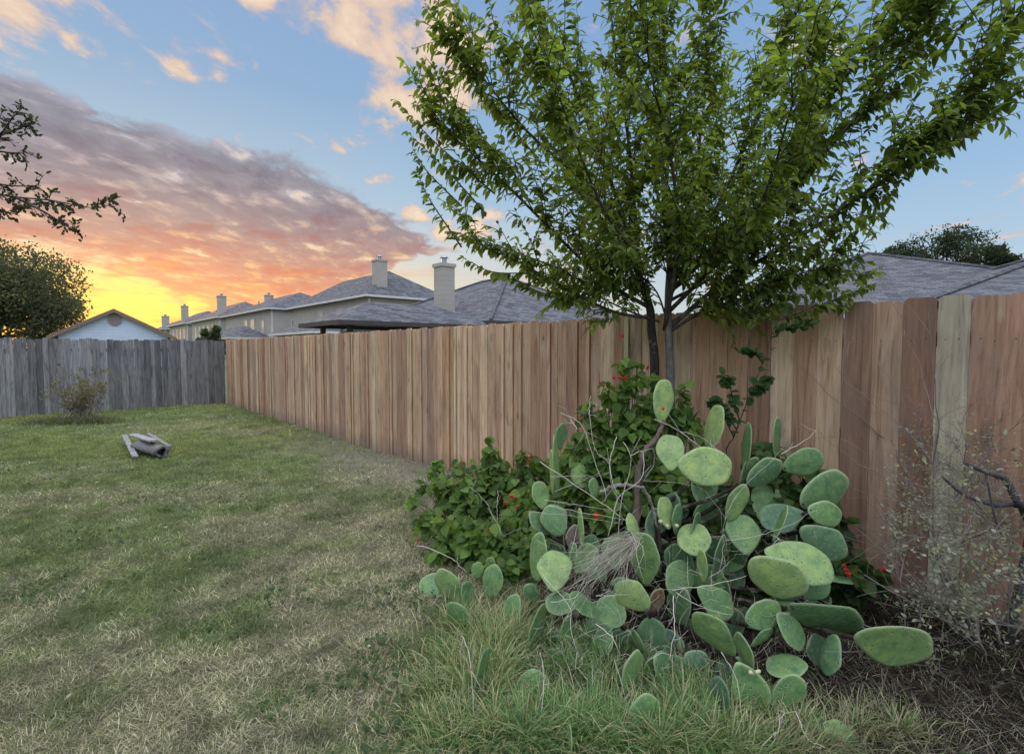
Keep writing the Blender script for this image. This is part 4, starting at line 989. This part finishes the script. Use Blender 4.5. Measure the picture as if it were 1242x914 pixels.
        sgn = -1 if phi < 0 else 1; best = None
        for kphi in range(29):
            ph_ = sgn * kphi * .05; Za = Matrix.Rotation(ph_, 3, Yax) @ Z0; e_ = abs(width_px(B, Yax.cross(Za), Yax, Za, Lt, Wt) - w)
            if best is None or e_ < best[0]: best = (e_, ph_)
        phi = best[1]
        if phi == 0: Wt *= w / max(1, width_px(B, Yax.cross(Z0), Yax, Z0, Lt, Wt))
        Zax = Matrix.Rotation(phi, 3, Yax) @ Z0; Xax = Yax.cross(Zax)
        if hue > 1.3: col = np.array([.16, .12, .12]) if hue > 1.45 else np.array([.15, .085, .05])
        else:
            hh = min(hue, 1); col = h_lo + (h_mid - h_lo) * min(1, hh * 2) + (h_hi - h_mid) * max(0, hh * 2 - 1)
            col = col * R.uniform(.9, 1.1)
        Vv, Ff, Cc = pad_mesh(Lt, Wt, R.uniform(.014, .020), R.choice((.5, .62, .75, .85)) if Lh > wa * 1.15 else .85, R.uniform(-.018, .018), R.uniform(0, .006), R.uniform(.3, 1))
        cols = np.array([(*col, c) for c in Cc])
        if ip >= len(allp):
            A = np.array(Vv); A = A[:, :1] * np.array(Xax) + A[:, 1:2] * np.array(Yax) + A[:, 2:] * np.array(Zax) + np.array(B); off = sum(len(a) for a in MV)
            MV.append(A); MC.append(cols); MF += [[off + i for i in f] for f in Ff]; continue
        me = raw_mesh('pad', Vv, Ff, cols, True); me.materials.append(M['pad'])
        o = bpy.data.objects.new('pad', me); COL.objects.link(o); o.parent = root
        Mx = Matrix((Xax, Yax, Zax)).transposed().to_4x4(); Mx.translation = B - rootloc; o.matrix_local = Mx
        # woody joint towards the heart of the plant
        inner = core + Vector((R.uniform(-.25, .25), R.uniform(-.05, .2), min(B.z * .6, .55)))
        if w > 8:
            away = view * .10
            p = smooth_path([B + Yax * .012, B + away * .8 - Vector((0, 0, .02)), B.lerp(inner, .45) + view * .12 - Vector((0, 0, .03)), inner + view * .05, Vector((core.x + R.uniform(-.2, .2), core.y + R.uniform(0, .2), 0.0))], 12)
            br = R.uniform(.6, 1.2); 
            if R.random() < .5: stems.tube(p, [.006, .009, .010] + [.011] * 6 + [.014, .018, .02], 7, (.050 * br, .042 * br, .028 * br, 1))
        # fruits and scars on the rim
        if (bx, by) == (893, 802): first_fruit.append((B, T, Xax, Yax, Zax, Lt))
        if (bx, by) == (812, 642): first_fruit.append((B, T, Xax, Yax, Zax, Lt))
    tag(obj('pad', np.concatenate(MV), MF, M['pad'], root, cols=np.concatenate(MC), smooth=True), kind='stuff')
    stems.build('woody_stem', M['bark'], root, True)
    m0 = first_fruit[1]; m1 = first_fruit[0]
    for (c, d, r_, ln) in [(W(913, 818, 2.1), Vector((-.45, -.5, .55)), .0095, .05), (W(922, 813, 2.1), Vector((-.6, -.4, .1)), .008, .035),
                           (W(800, 632, 2.68), Vector((0, -1, .3)), .010, .03), (W(808, 637, 2.68), Vector((0, -1, .25)), .010, .03), (W(819, 637, 2.70), Vector((.1, -1, .3)), .010, .03)] if True else []:
        d.normalize(); mb = MB(); a = c; n = 9; pr = [.55, .8, .95, 1.0, 1.0, .97, .95, .85, .45]; mb.tube([a + d * ln * (i / (n - 1)) * (1 if i < 8 else .93) for i in range(n)], [r_ * q for q in pr], 12); mb.build('fruit', M['fruit_skin'], root, True)
build_cactus()

# dead vine and straw lying over the cactus
def build_vine():
    root = empty('dead_vine', Vector((.7, 2.5, 0)), 'tangle of pale dead vine stems and straw draped over the cactus', 'dead vine')
    mb = MB(); pal = (.52, .47, .38, 1)
    def Yc(y): return 2.12 + (900 - y) * .0023 - .22
    lines = [[(680,500),(705,515),(722,560),(735,600),(730,610)],[(714,502),(722,545),(738,560),(742,590),(762,620)],[(748,530),(740,560),(745,590),(757,605)],[(756,535),(765,552),(763,575),(755,600),(750,640),(752,700)],
        [(765,552),(780,548),(778,580),(752,602),(738,650)],[(778,548),(792,545),(792,565),(780,583)],[(780,583),(815,585),(850,592),(870,615),(880,628)],[(655,560),(700,590),(742,618),(760,632)],[(668,578),(720,577)],[(672,596),(720,577)],
        [(660,606),(700,612),(740,618)],[(665,613),(710,622),(760,630)],[(640,620),(690,625),(755,635)],[(793,508),(820,520),(850,542),(870,556)],[(825,523),(850,530),(870,545)],[(880,624),(895,598),(925,568),(948,545),(954,532)],[(948,550),(975,535),(990,522)],
        [(880,626),(876,650),(878,665),(870,700)],[(880,656),(925,648),(950,640),(990,618)],[(935,648),(970,665)],[(570,590),(590,610),(603,635),(610,650)],[(604,595),(603,632)],[(505,660),(545,675),(566,695)],[(668,730),(700,722),(722,690),(760,655)],
        [(722,722),(735,722),(765,720)],[(820,718),(850,735),(888,746)],[(815,715),(860,710),(905,698)],[(860,700),(880,686),(895,672)],[(660,700),(690,735),(692,760),(700,790)],[(816,722),(818,760),(812,800)],[(722,756),(742,772),(752,795)],[(692,690),(760,660),(770,640)],
        [(745,800),(752,820),(760,850),(770,870)],[(875,790),(895,830),(905,914)],[(905,860),(915,914)],[(950,864),(935,905)],[(965,862),(980,895),(1000,905)],[(700,640),(695,660),(690,680)],[(714,503),(716,480)],[(700,520),(690,505)],[(560,770),(570,800),(575,870)],[(655,790),(660,820),(656,870)]]
    for l in lines:
        pts = [W(x, y, Yc(y) + R.uniform(-.05, .05)) for x, y in l]; p = smooth_path(pts, 14); r = R.uniform(.0010, .0022); b = R.uniform(.7, 1.25)
        mb.tube([q + Vector((R.gauss(0, .0015), R.gauss(0, .004), R.gauss(0, .0015))) for q in p], [r * (1 - .5 * i / 13) for i in range(14)], 4, tuple(c * b for c in pal[:3]) + (1,))
        for _ in range(3):
            q = R.choice(p); e = q + Vector((R.gauss(0, .05), R.gauss(0, .03), R.gauss(0, .05))); mb.tube([q, q.lerp(e, .5) + Vector((R.gauss(0, .008),) * 3), e], [r * .6, r * .45, r * .3], 4, tuple(c * b * .9 for c in pal[:3]) + (1,))
    mb.build('stem', M['dry'], root, True)
    def gnarl(pts, rads, c):
        p = smooth_path(pts, 26); n = len(p); m_ = MB(); rr_ = []
        for i in range(n):
            f = i / (n - 1) * (len(rads) - 1); k = min(int(f), len(rads) - 2); rr_.append((rads[k] * (1 - f + k) + rads[k + 1] * (f - k)) * (1 + .16 * math.sin(i * 1.7) + R.uniform(-.12, .12)))
        m_.tube([q + Vector((R.gauss(0, .003), R.gauss(0, .003), R.gauss(0, .003))) for q in p], rr_, 9, c); m_.build('thick_stem', M['bark'], root, True)
    gnarl([W(728, 597, 2.75), W(745, 590, 2.72), W(762, 588, 2.7), W(778, 592, 2.72)], [.010, .011, .009, .006], (.26, .235, .19, 1))
    gnarl([W(778, 590, 2.75), W(790, 610, 2.8), W(797, 640, 2.82)], [.009, .008, .006], (.27, .245, .2, 1))
    gnarl([W(806, 508, 3.0), W(801, 522, 3.0), W(790, 538, 2.97), W(780, 552, 2.95), W(774, 585, 2.95), W(772, 640, 2.95)], [.010, .013, .015, .016, .018, .02], (.15, .115, .09, 1))
    s = MB()
    for k in range(150):  # bundle of straw
        a = W(R.gauss(768, 6), R.gauss(655, 5), Yc(655)); u = R.random(); e = W(705 + R.gauss(0, 34), 712 + R.gauss(0, 26), Yc(715) + R.uniform(-.12, .10)); e = a.lerp(e, R.uniform(.35, 1.15))
        m = a.lerp(e, .5) + Vector((R.gauss(0, .03), R.gauss(0, .03), R.uniform(-.01, .05))); b = R.uniform(.35, 1.2)
        s.tube(smooth_path([a, m, e], 6), [.0008, .0010, .0009, .0008, .0006, .0004], 3, (.50 * b, .46 * b, .36 * b, 1), False)
    for k in range(460):
        x = R.uniform(650, 990); y = R.uniform(640, 850); Yd = Yc(y) + R.uniform(.05, .35); a = W(x, y, Yd); e = a + Vector((R.gauss(0, .05), R.gauss(0, .04), R.uniform(-.13, .03)))
        m = a.lerp(e, .5) + Vector((R.gauss(0, .015), R.gauss(0, .015), R.gauss(0, .01))); b = R.uniform(.3, 1.1); s.tube(smooth_path([a, m, e], 6), [.0008, .0010, .0009, .0008, .0006, .0004], 3, (.46 * b, .41 * b, .31 * b, 1), False)
    tag(s.build('straw', M['dry'], root), kind='stuff')
build_vine()

# ------------------------------------------------------------------ flowering shrubs
def flower(root, p, s=.022):
    mb = MB()
    for k in range(5):
        a = k * 1.256 + R.random(); d = Vector((math.cos(a) * .55, math.sin(a) * .55, 1)).normalized(); side = d.cross(Vector((0, 0, 1))).normalized()
        V = [p, p + d * s * .6 + side * s * .4, p + d * s * 1.15, p + d * s * .6 - side * s * .4, p + d * s * .55 + Vector((0, 0, s * .15))]; mb.add(V, [[0, 1, 4], [1, 2, 4], [2, 3, 4], [3, 0, 4]])
    mb.tube([p, p + Vector((0, 0, s * 1.5))], [s * .14, s * .08], 5); mb.build('flower', M['flower'], root)
def leafy(name, label, cat, base, clumps, nleaf, size, tpl, cols, flowers=(), group=None, stemc=(.10, .11, .05), droop=.3):
    root = empty(name, base, label, cat, group); base = Vector(base); mb = MB(); parts = []
    tot = sum(c[2] * c[3] for c in clumps)
    for (px, py, rx, ry, Yd) in clumps:
        c = W(px, py, Yd); rw, rh = rx / F_PX * Yd, ry / F_PX * Yd
        ns = 5
        tips = []
        for k in range(ns):
            e = c + Vector((R.uniform(-.8, .8) * rw, R.uniform(-.7, .7) * rw, R.uniform(-.2, 1.0) * rh)); st = base + Vector((R.uniform(-.06, .06), R.uniform(-.06, .06), 0)); gx = st.lerp(e, .5) + Vector((0, 0, .04))
            st2 = Vector((st.x * .5 + e.x * .5, st.y * .5 + e.y * .5, float(ground_z(e.x, e.y)))); p = smooth_path([st2, st2.lerp(e, .55) + Vector((R.uniform(-.03, .03), 0, .02)), e], 10); mb.tube(p, [.0045 * (1 - .06 * i) for i in range(10)], 5, (*stemc, 1)); tips.append(p)
        n = int(nleaf * rx * ry / tot)
        for_p = []; for_d = []
        for k in range(n):
            if R.random() < .45: q = R.choice(tips)[R.randint(3, 9)] + Vector((R.gauss(0, .02), R.gauss(0, .02), R.gauss(0, .02)))
            else:
                d = Vector((R.gauss(0, 1), R.gauss(0, 1), R.gauss(0, 1))).normalized() * R.random() ** .45; q = c + Vector((d.x * rw, d.y * rw * .8, d.z * rh))
            q.z = max(q.z, .03); for_p.append(tuple(q)); o = (q - c); for_d.append((o.x * 3 + R.gauss(0, .5), o.y * 3 + R.gauss(0, .5) - .15, R.gauss(-droop, .35)))
        n = len(for_p); v = rng.random((n, 1)); tone = R.uniform(.85, 1.15)
        C = (np.array(cols[0]) * (1 - v) + np.array(cols[1]) * v) * tone; yl = rng.random((n, 1)) < .07; C = np.where(yl, C * .4 + np.array([.16, .17, .03]) * .6, C)
        nn = np.stack([rng.normal(0, .45, n), rng.normal(-.35, .4, n), np.ones(n)], 1)
        parts.append(scatter(tpl, np.array(for_p), np.array(for_d), norm(nn), size * rng.uniform(.55, 1.25, n), C))
    mb.build('stem', M['bark'], root, True); V, F, C = merge(*parts); obj('foliage', V, F, M['leaf'], root, cols=C)
    for (px, py, Yd) in flowers: flower(root, W(px, py, Yd), R.uniform(.018, .026))
    return root
GC = [(.06, .12, .028), (.20, .31, .075)]
leafy('flowering_shrub', 'broad leaved green shrub with a few red flowers on the left of the cactus', 'shrub', tuple(W(600, HOR, 4.0).xy) + (0,),
      [(588, 590, 24, 42, 4.6), (600, 570, 14, 26, 4.6), (570, 610, 28, 34, 4.4), (540, 600, 15, 30, 4.5), (530, 570, 8, 14, 4.6), (620, 600, 28, 32, 4.5), (650, 580, 26, 28, 4.5), (560, 650, 30, 28, 3.8), (590, 660, 34, 28, 3.6), (515, 635, 12, 16, 3.9), (540, 665, 18, 18, 3.7), (625, 650, 28, 32, 3.7), (640, 620, 26, 30, 3.9), (655, 670, 26, 28, 3.4), (690, 570, 20, 36, 3.8), (500, 605, 7, 10, 4.3), (592, 548, 7, 22, 4.6), (556, 566, 5, 18, 4.7), (634, 556, 6, 18, 4.5), (512, 590, 5, 14, 4.5), (610, 690, 24, 22, 3.4), (700, 610, 26, 30, 3.6)],
      3500, .082, BROAD, GC, [(613, 612, 3.55), (624, 607, 3.55), (627, 617, 3.5), (620, 604, 3.6), (507, 657, 3.6), (641, 560, 4.2), (644, 556, 4.2), (562, 563, 4.4)], 'red flowering shrubs around the cactus')
leafy('flowering_shrub', 'tall green shrub with small red flowers rising behind the cactus middle', 'shrub', tuple(W(765, HOR, 3.5).xy) + (0,),
      [(740, 560, 28, 38, 3.5), (765, 530, 26, 34, 3.5), (755, 490, 15, 26, 3.5), (757, 455, 6, 26, 3.5), (790, 505, 20, 28, 3.6), (725, 525, 14, 30, 3.5), (820, 505, 22, 16, 3.6), (775, 575, 32, 34, 3.4), (840, 520, 16, 20, 3.5), (715, 580, 20, 30, 3.5), (735, 478, 6, 18, 3.5), (714, 500, 7, 20, 3.5), (775, 455, 5, 16, 3.5), (700, 540, 10, 26, 3.5), (830, 480, 7, 18, 3.6), (790, 470, 8, 18, 3.7), (745, 620, 26, 30, 3.2), (800, 600, 34, 40, 3.3), (850, 590, 30, 30, 3.3)],
      3000, .072, BROAD, GC, [(755, 410, 3.45), (752, 461, 3.4), (745, 461, 3.42), (759, 461, 3.4), (785, 449, 3.5), (732, 470, 3.4), (728, 466, 3.42), (704, 511, 3.35), (804, 498, 3.0), (723, 629, 2.6), (786, 447, 3.5)], 'red flowering shrubs around the cactus')
leafy('flowering_shrub', 'low dark green shrub with red flowers between cactus and right end of the fence', 'shrub', tuple(W(1030, HOR, 3.0).xy) + (0,),
      [(1040, 700, 32, 26, 2.85), (1015, 680, 30, 26, 2.95), (960, 600, 40, 36, 3.1), (1000, 640, 30, 30, 3.05), (930, 560, 24, 26, 3.3), (980, 560, 12, 22, 3.2), (900, 620, 40, 40, 3.15), (950, 680, 50, 40, 3.05), (860, 720, 40, 34, 3.0), (790, 750, 40, 30, 3.0), (930, 750, 44, 30, 2.9), (870, 650, 40, 40, 3.1)],
      3600, .075, BROAD, [(.03, .065, .02), (.08, .14, .038)], [(1026, 694, 2.72), (1029, 700, 2.72), (1071, 693, 2.75), (1024, 689, 2.75)], 'red flowering shrubs around the cactus')
def build_sapling():
    root = empty('sapling', W(893, HOR, 3.3).xy.to_3d(), 'slender sapling with small round dark leaves growing up against the fence right of the trunks', 'sapling')
    mb = MB(); P_, D_ = [], []
    b0 = Vector((root.location.x, root.location.y, 0))
    for pts in ([(880, 560), (890, 530), (905, 490), (925, 440), (938, 400), (950, 372)], [(897, 510), (885, 470), (878, 455)], [(905, 490), (920, 470), (930, 458)], [(890, 530), (870, 490), (862, 487)], [(925, 440), (912, 425), (905, 428)], [(938, 405), (960, 395), (985, 392)], [(893, 520), (880, 500), (872, 490)]):
        p = smooth_path(([b0] if pts[0] == (880, 560) else []) + [W(x, y, 3.3) for x, y in pts], 20); mb.tube(p, [.0045 * (1 - .035 * i) for i in range(20)], 5, (.06, .045, .035, 1))
        n0 = 7 if pts[0] == (880, 560) else 4
        for i in range(n0, 20):
            for _ in range(2): P_.append(tuple(p[i])); D_.append((R.gauss(0, 1), R.gauss(-.3, .6), R.gauss(-.1, .5)))
    n = len(P_); v = rng.random((n, 1)); C = np.array([.03, .07, .025]) * (1 - v) + np.array([.07, .13, .045]) * v
    mb.build('stem', M['bark'], root, True); V, F, C = scatter(ROUND, np.array(P_), np.array(D_), norm(np.stack([rng.normal(0, .5, n), rng.normal(-.6, .4, n), np.ones(n)], 1)), rng.uniform(.035, .062, n), C); obj('foliage', V, F, M['leaf'], root, cols=C)
build_sapling()

# ------------------------------------------------------------------ dry twiggy shrub on the right
def build_dry_shrub():
    b = Vector((2.42, 2.58, 0)); root = empty('dry_shrub', b, 'bare twiggy dry shrub with tiny pale leaves and a dead branch at the right edge', 'shrub')
    mb = MB(); lp, ld = [], []
    def grow(p, d, ln, r, depth):
        pts = [p]; q = p.copy(); dd = d.copy(); n = 7
        for i in range(n):
            dd = (dd + Vector((R.gauss(0, .16), R.gauss(0, .16), R.gauss(0, .13)))).normalized(); q = q + dd * ln / n
            if (q.x * .752 + q.y * .659) > TF - .06: q -= Nn * .05
            pts.append(q.copy())
        b_ = R.uniform(.7, 1.25); mb.tube(pts, [r * (1 - .7 * i / n) for i in range(n + 1)], 5 if r > .003 else 4, (.21 * b_, .18 * b_, .155 * b_, 1), False)
        if depth <= 1:
            for i in range(2, n + 1):
                if pts[i].x / pts[i].y > .715 + .15 * max(0, .5 - pts[i].z) and pts[i].z < 1.05 + R.random() * .2:
                    for _ in range(2 if pts[i].z < .75 and R.random() < .6 else (1 if R.random() < .35 else 0)): lp.append(tuple(pts[i] + Vector((R.gauss(0, .012), R.gauss(0, .012), R.gauss(0, .012))))); ld.append((R.gauss(0, 1), R.gauss(0, 1), R.gauss(.2, .6)))
        if depth > 0 and q.x / q.y > .70:
            for k in range(5 if depth == 3 else 4):
                i = R.randint(2, n); s = Vector((R.gauss(0, 1), R.gauss(0, 1), R.gauss(.1, .7))).normalized(); grow(pts[i], (dd * .7 + s * .75).normalized(), ln * R.uniform(.5, .75), r * .5, depth - 1)
    for (dx, dy, dz) in [(-.75, .15, .45), (-.5, .3, .9), (-.15, .1, 1), (.2, -.1, 1), (-.6, -.2, .55), (-.85, 0, .28), (-.3, -.3, .9), (.3, .2, .8), (-.5, .1, .65), (-.7, -.35, .35), (-.1, -.45, .8), (-.25, .1, 1), (-.4, .15, 1.1), (-.05, .2, 1.2), (.1, 0, 1.3), (-.3, -.1, 1.2)]:
        grow(b + Vector((R.uniform(-.1, .1), R.uniform(-.1, .1), 0)), Vector((dx, dy, dz)).normalized(), R.uniform(.55, .85) * (1.45 if dz >= 1 else 1), .0065, 3)
    mb.build('twig', M['dry'], root, True)
    m2 = MB(); g = (.085, .082, .085, 1)
    m2.tube(smooth_path([W(1168, 560, 2.45), W(1195, 572, 2.45), W(1218, 580, 2.45), W(1232, 605, 2.45), W(1250, 640, 2.5), Vector((2.5, 2.6, 0))], 22), [.004, .008] + [.010 + .0006 * i for i in range(20)], 8, g)
    m2.tube(smooth_path([W(1143, 578, 2.5), W(1170, 600, 2.5), W(1205, 612, 2.5), W(1245, 628, 2.5), Vector((2.6, 2.5, .1))], 18), [.004, .006] + [.0075 + .0005 * i for i in range(16)], 8, g)
    m2.tube(smooth_path([W(1215, 650, 2.45), W(1205, 620, 2.45), W(1196, 575, 2.45)], 8), .005, 6, g); m2.build('dead_branch', M['bark'], root, True)
    n = len(lp); v = rng.random((n, 1)); C = np.array([.17, .19, .14]) * (1 - v) + np.array([.46, .48, .38]) * v
    V, F, C = scatter(SMALL, np.array(lp), np.array(ld), norm(rng.normal(0, 1, (n, 3))), rng.uniform(.014, .030, n), C); obj('foliage', V, F, M['leaf'], root, cols=C)
build_dry_shrub()

# small brown shrub before the old fence
def build_brown_shrub():
    b = W(96, HOR, 11.8); b.z = 0; root = empty('brown_shrub', b, 'sparse brownish shrub growing in front of the old grey fence on the left', 'shrub')
    mb = MB(); lp, ld = [], []
    for k in range(40):
        d = Vector((R.gauss(0, .5), R.gauss(0, .4), 1)).normalized(); e = b + d * R.uniform(.5, 1.25); p = smooth_path([b + Vector((R.gauss(0, .25), R.gauss(0, .08), 0)), b.lerp(e, .5) + Vector((R.gauss(0, .07), R.gauss(0, .05), 0)), e], 9); mb.tube(p, [.007 * (1 - .09 * i) for i in range(9)], 4, (.15, .12, .10, 1))
        for _ in range(5):
            q = R.choice(p[3:]); e2 = q + Vector((R.gauss(0, .13), R.gauss(0, .1), R.uniform(-.03, .14))); mb.tube([q, e2], [.003, .001], 3, (.15, .12, .10, 1))
            for _ in range(12): lp.append(tuple(q.lerp(e2, R.uniform(.2, 1.1)) + Vector((R.gauss(0, .025), R.gauss(0, .025), R.gauss(0, .02))))); ld.append((R.gauss(0, 1), R.gauss(0, 1), R.gauss(0, .7)))
    mb.build('stem', M['dry'], root); n = len(lp); v = rng.random((n, 1)); C = np.array([.10, .095, .05]) * (1 - v) + np.array([.27, .22, .14]) * v
    V, F, C = scatter(SMALL, np.array(lp), np.array(ld), norm(rng.normal(0, 1, (n, 3))), rng.uniform(.03, .06, n), C); obj('foliage', V, F, M['leaf'], root, cols=C)
    # weedy mound at its foot
    c = W(88, HOR, 11.1); n = 2600; X = c.x + rng.normal(0, .38, n); Y = c.y + rng.normal(0, .22, n); P = np.stack([X, Y, ground_z(X, Y)], 1); v = rng.random((n, 1)); C = np.array([.05, .06, .035]) * (1 - v) + np.array([.16, .15, .09]) * v
    V, F, C = blades(P, rng.uniform(0, 6.28, n), rng.uniform(.06, .2, n), rng.uniform(.1, .9, n), rng.uniform(.2, 1.2, n), rng.uniform(.006, .014, n), C)
    tag(obj('weeds', V, F, M['blade'], cols=C), 'dark patch of weeds at the foot of the brown shrub', 'weeds', kind='stuff')
build_brown_shrub()

# ------------------------------------------------------------------ log and loose boards on the lawn
def build_log():
    a = W(168, 540, 7.95); b = W(197, 552, 7.45); a.z, b.z = .085, .085; ax = (b - a).normalized()
    root = empty('log', ((a + b) / 2).xy.to_3d(), 'short hollow weathered grey log lying on the lawn beside loose boards', 'log')
    n, k = 14, 20; V = []; F = []; side = ax.cross(Vector((0, 0, 1))).normalized()
    L = (b - a).length
    for i in range(n):
        for j in range(k):
            th = 2 * math.pi * j / k; r = .098 * (1 + .14 * math.sin(3 * th + 1) + .07 * math.sin(7 * th + i * .25) + R.uniform(-.08, .08)); V.append(a + ax * (L * i / (n - 1) + .02 * math.sin(5 * th) * (i in (0, n - 1))) + side * math.cos(th) * r + Vector((0, 0, math.sin(th) * r * .9)))
    for i in range(n - 1):
        for j in range(k): F.append([i * k + j, (i + 1) * k + j, (i + 1) * k + (j + 1) % k, i * k + (j + 1) % k])
    F.append([j for j in range(k)])
    base = len(V)
    for s_, dep in ((.55, 0), (.5, -.12)):
        for j in range(k):
            th = 2 * math.pi * j / k; r = .105 * s_ * (1 + .2 * math.sin(3 * th + 1)); V.append(b + ax * dep + side * math.cos(th) * r + Vector((0, 0, math.sin(th) * r * .9)))
    e = (n - 1) * k
    for j in range(k):
        F.append([e + j, base + j, base + (j + 1) % k, e + (j + 1) % k]); F.append([base + j, base + k + j, base + k + (j + 1) % k, base + (j + 1) % k])
    F.append([base + k + j for j in range(k)])
    o = obj('bark', [tuple(v) for v in V], F, M['bark'], root, cols=[(.15, .14, .13, 1)] * len(V), smooth=True)
    def board(lab, p, q, w, th, col):
        d = (q - p).normalized(); sdv = d.cross(Vector((0, 0, 1))).normalized(); up = sdv.cross(d).normalized(); mb = MB()
        mb.box8([p - sdv * w, q - sdv * w, q + sdv * w, p + sdv * w, p - sdv * w + up * th, q - sdv * w + up * th, q + sdv * w + up * th, p + sdv * w + up * th], (*col, R.random()))
        o = mb.build('board', M['grey_wood'], origin=tuple((p + q) / 2)); tag(o, lab, 'board', 'loose boards by the log')
    P = lambda x, y, z: Vector((W(x, y, EYE * F_PX / (y - HOR) * (1 - z / EYE)).x, EYE * F_PX / (y - HOR) * (1 - z / EYE), z))
    board('narrow grey board leaning at the left end of the log', P(151, 529, .12), P(164, 556, .03), .035, .022, (.27, .26, .245))
    board('wide pale board lying across the top of the log', P(161, 528, .15), P(186, 536, .215), .06, .022, (.32, .305, .285))
    board('thin dark edged board sloping along the far side of the log', P(180, 527, .13), P(206, 543, .08), .03, .02, (.22, .21, .20))
build_log()

# stones by the fence, scraps on the lawn
stones = [(497, 550, .05, 'small grey stone by the fence, left of the other stones'), (510, 556, .075, 'largest grey stone by the foot of the fence'), (521, 562, .045, 'small grey stone nearest the green shrub'), (488, 545, .035, 'tiny grey stone farthest left beside the dirt patch')]
for (px, py, r_, lab) in stones:
    Yd = EYE * F_PX / (py - HOR); c = W(px, py, Yd); V = []; F = []; n, k = 7, 10
    sx, sy, sz = R.uniform(.9, 1.4), R.uniform(.8, 1.1), R.uniform(.5, .7)
    for i in range(n + 1):
        ph = math.pi * i / n
        for j in range(k):
            th = 2 * math.pi * j / k; q = r_ * (1 + R.uniform(-.13, .13)); V.append((c.x + q * sx * math.sin(ph) * math.cos(th), c.y + q * sy * math.sin(ph) * math.sin(th), r_ * .3 + q * sz * math.cos(ph)))
    for i in range(n):
        for j in range(k): F.append([i * k + j, (i + 1) * k + j, (i + 1) * k + (j + 1) % k, i * k + (j + 1) % k])
    tag(obj('stone', V, F, M['stone'], origin=(c.x, c.y, 0)), lab, 'stone', 'stones at the foot of the fence')
def build_scraps():
    pts = [(145, 743), (415, 768), (393, 787), (446, 802), (440, 805), (345, 797), (88, 850), (160, 846), (487, 884), (60, 700), (230, 690), (330, 650), (460, 640), (250, 610), (370, 590), (300, 870), (200, 640), (480, 740), (120, 590), (410, 700)]
    n = len(pts); P = []
    for (x, y) in pts: Yd = EYE * F_PX / (y - HOR) * .98; q = W(x, y, Yd); P.append((q.x, q.y, float(ground_z(q.x, q.y)) + .04))
    C = np.array([[.55, .50, .38]] * n) * rng.uniform(.6, 1.2, (n, 1))
    V, F, CC = scatter(BROAD, np.array(P), rng.normal(0, 1, (n, 3)) * np.array([1, 1, .2]), norm(np.stack([rng.normal(0, .4, n), rng.normal(0, .4, n), np.ones(n)], 1)), rng.uniform(.02, .04, n), C)
    tag(obj('fallen_leaves', V, F, M['leaf'], cols=CC), 'scattered pale fallen leaves on the lawn', 'leaves', kind='stuff')
    q = [W(x, y, EYE * F_PX / (y - HOR) * .975) for x, y in ((340, 798), (352, 802), (368, 799), (382, 797))]; mb = MB(); mb.tube(smooth_path(q, 8), .0028, 5, (.5, .46, .38, 1)); mb.tube([q[1], q[1] + Vector((.02, .04, .015))], [.002, .001], 4, (.5, .46, .38, 1)); mb.tube([q[2], q[2] + Vector((.03, -.04, .01))], [.002, .001], 4, (.5, .46, .38, 1))
    tag(mb.build('fallen_twig', M['dry'], origin=tuple(q[1])), 'pale forked dry twig lying on the lawn left of the cactus', 'twig')
build_scraps()
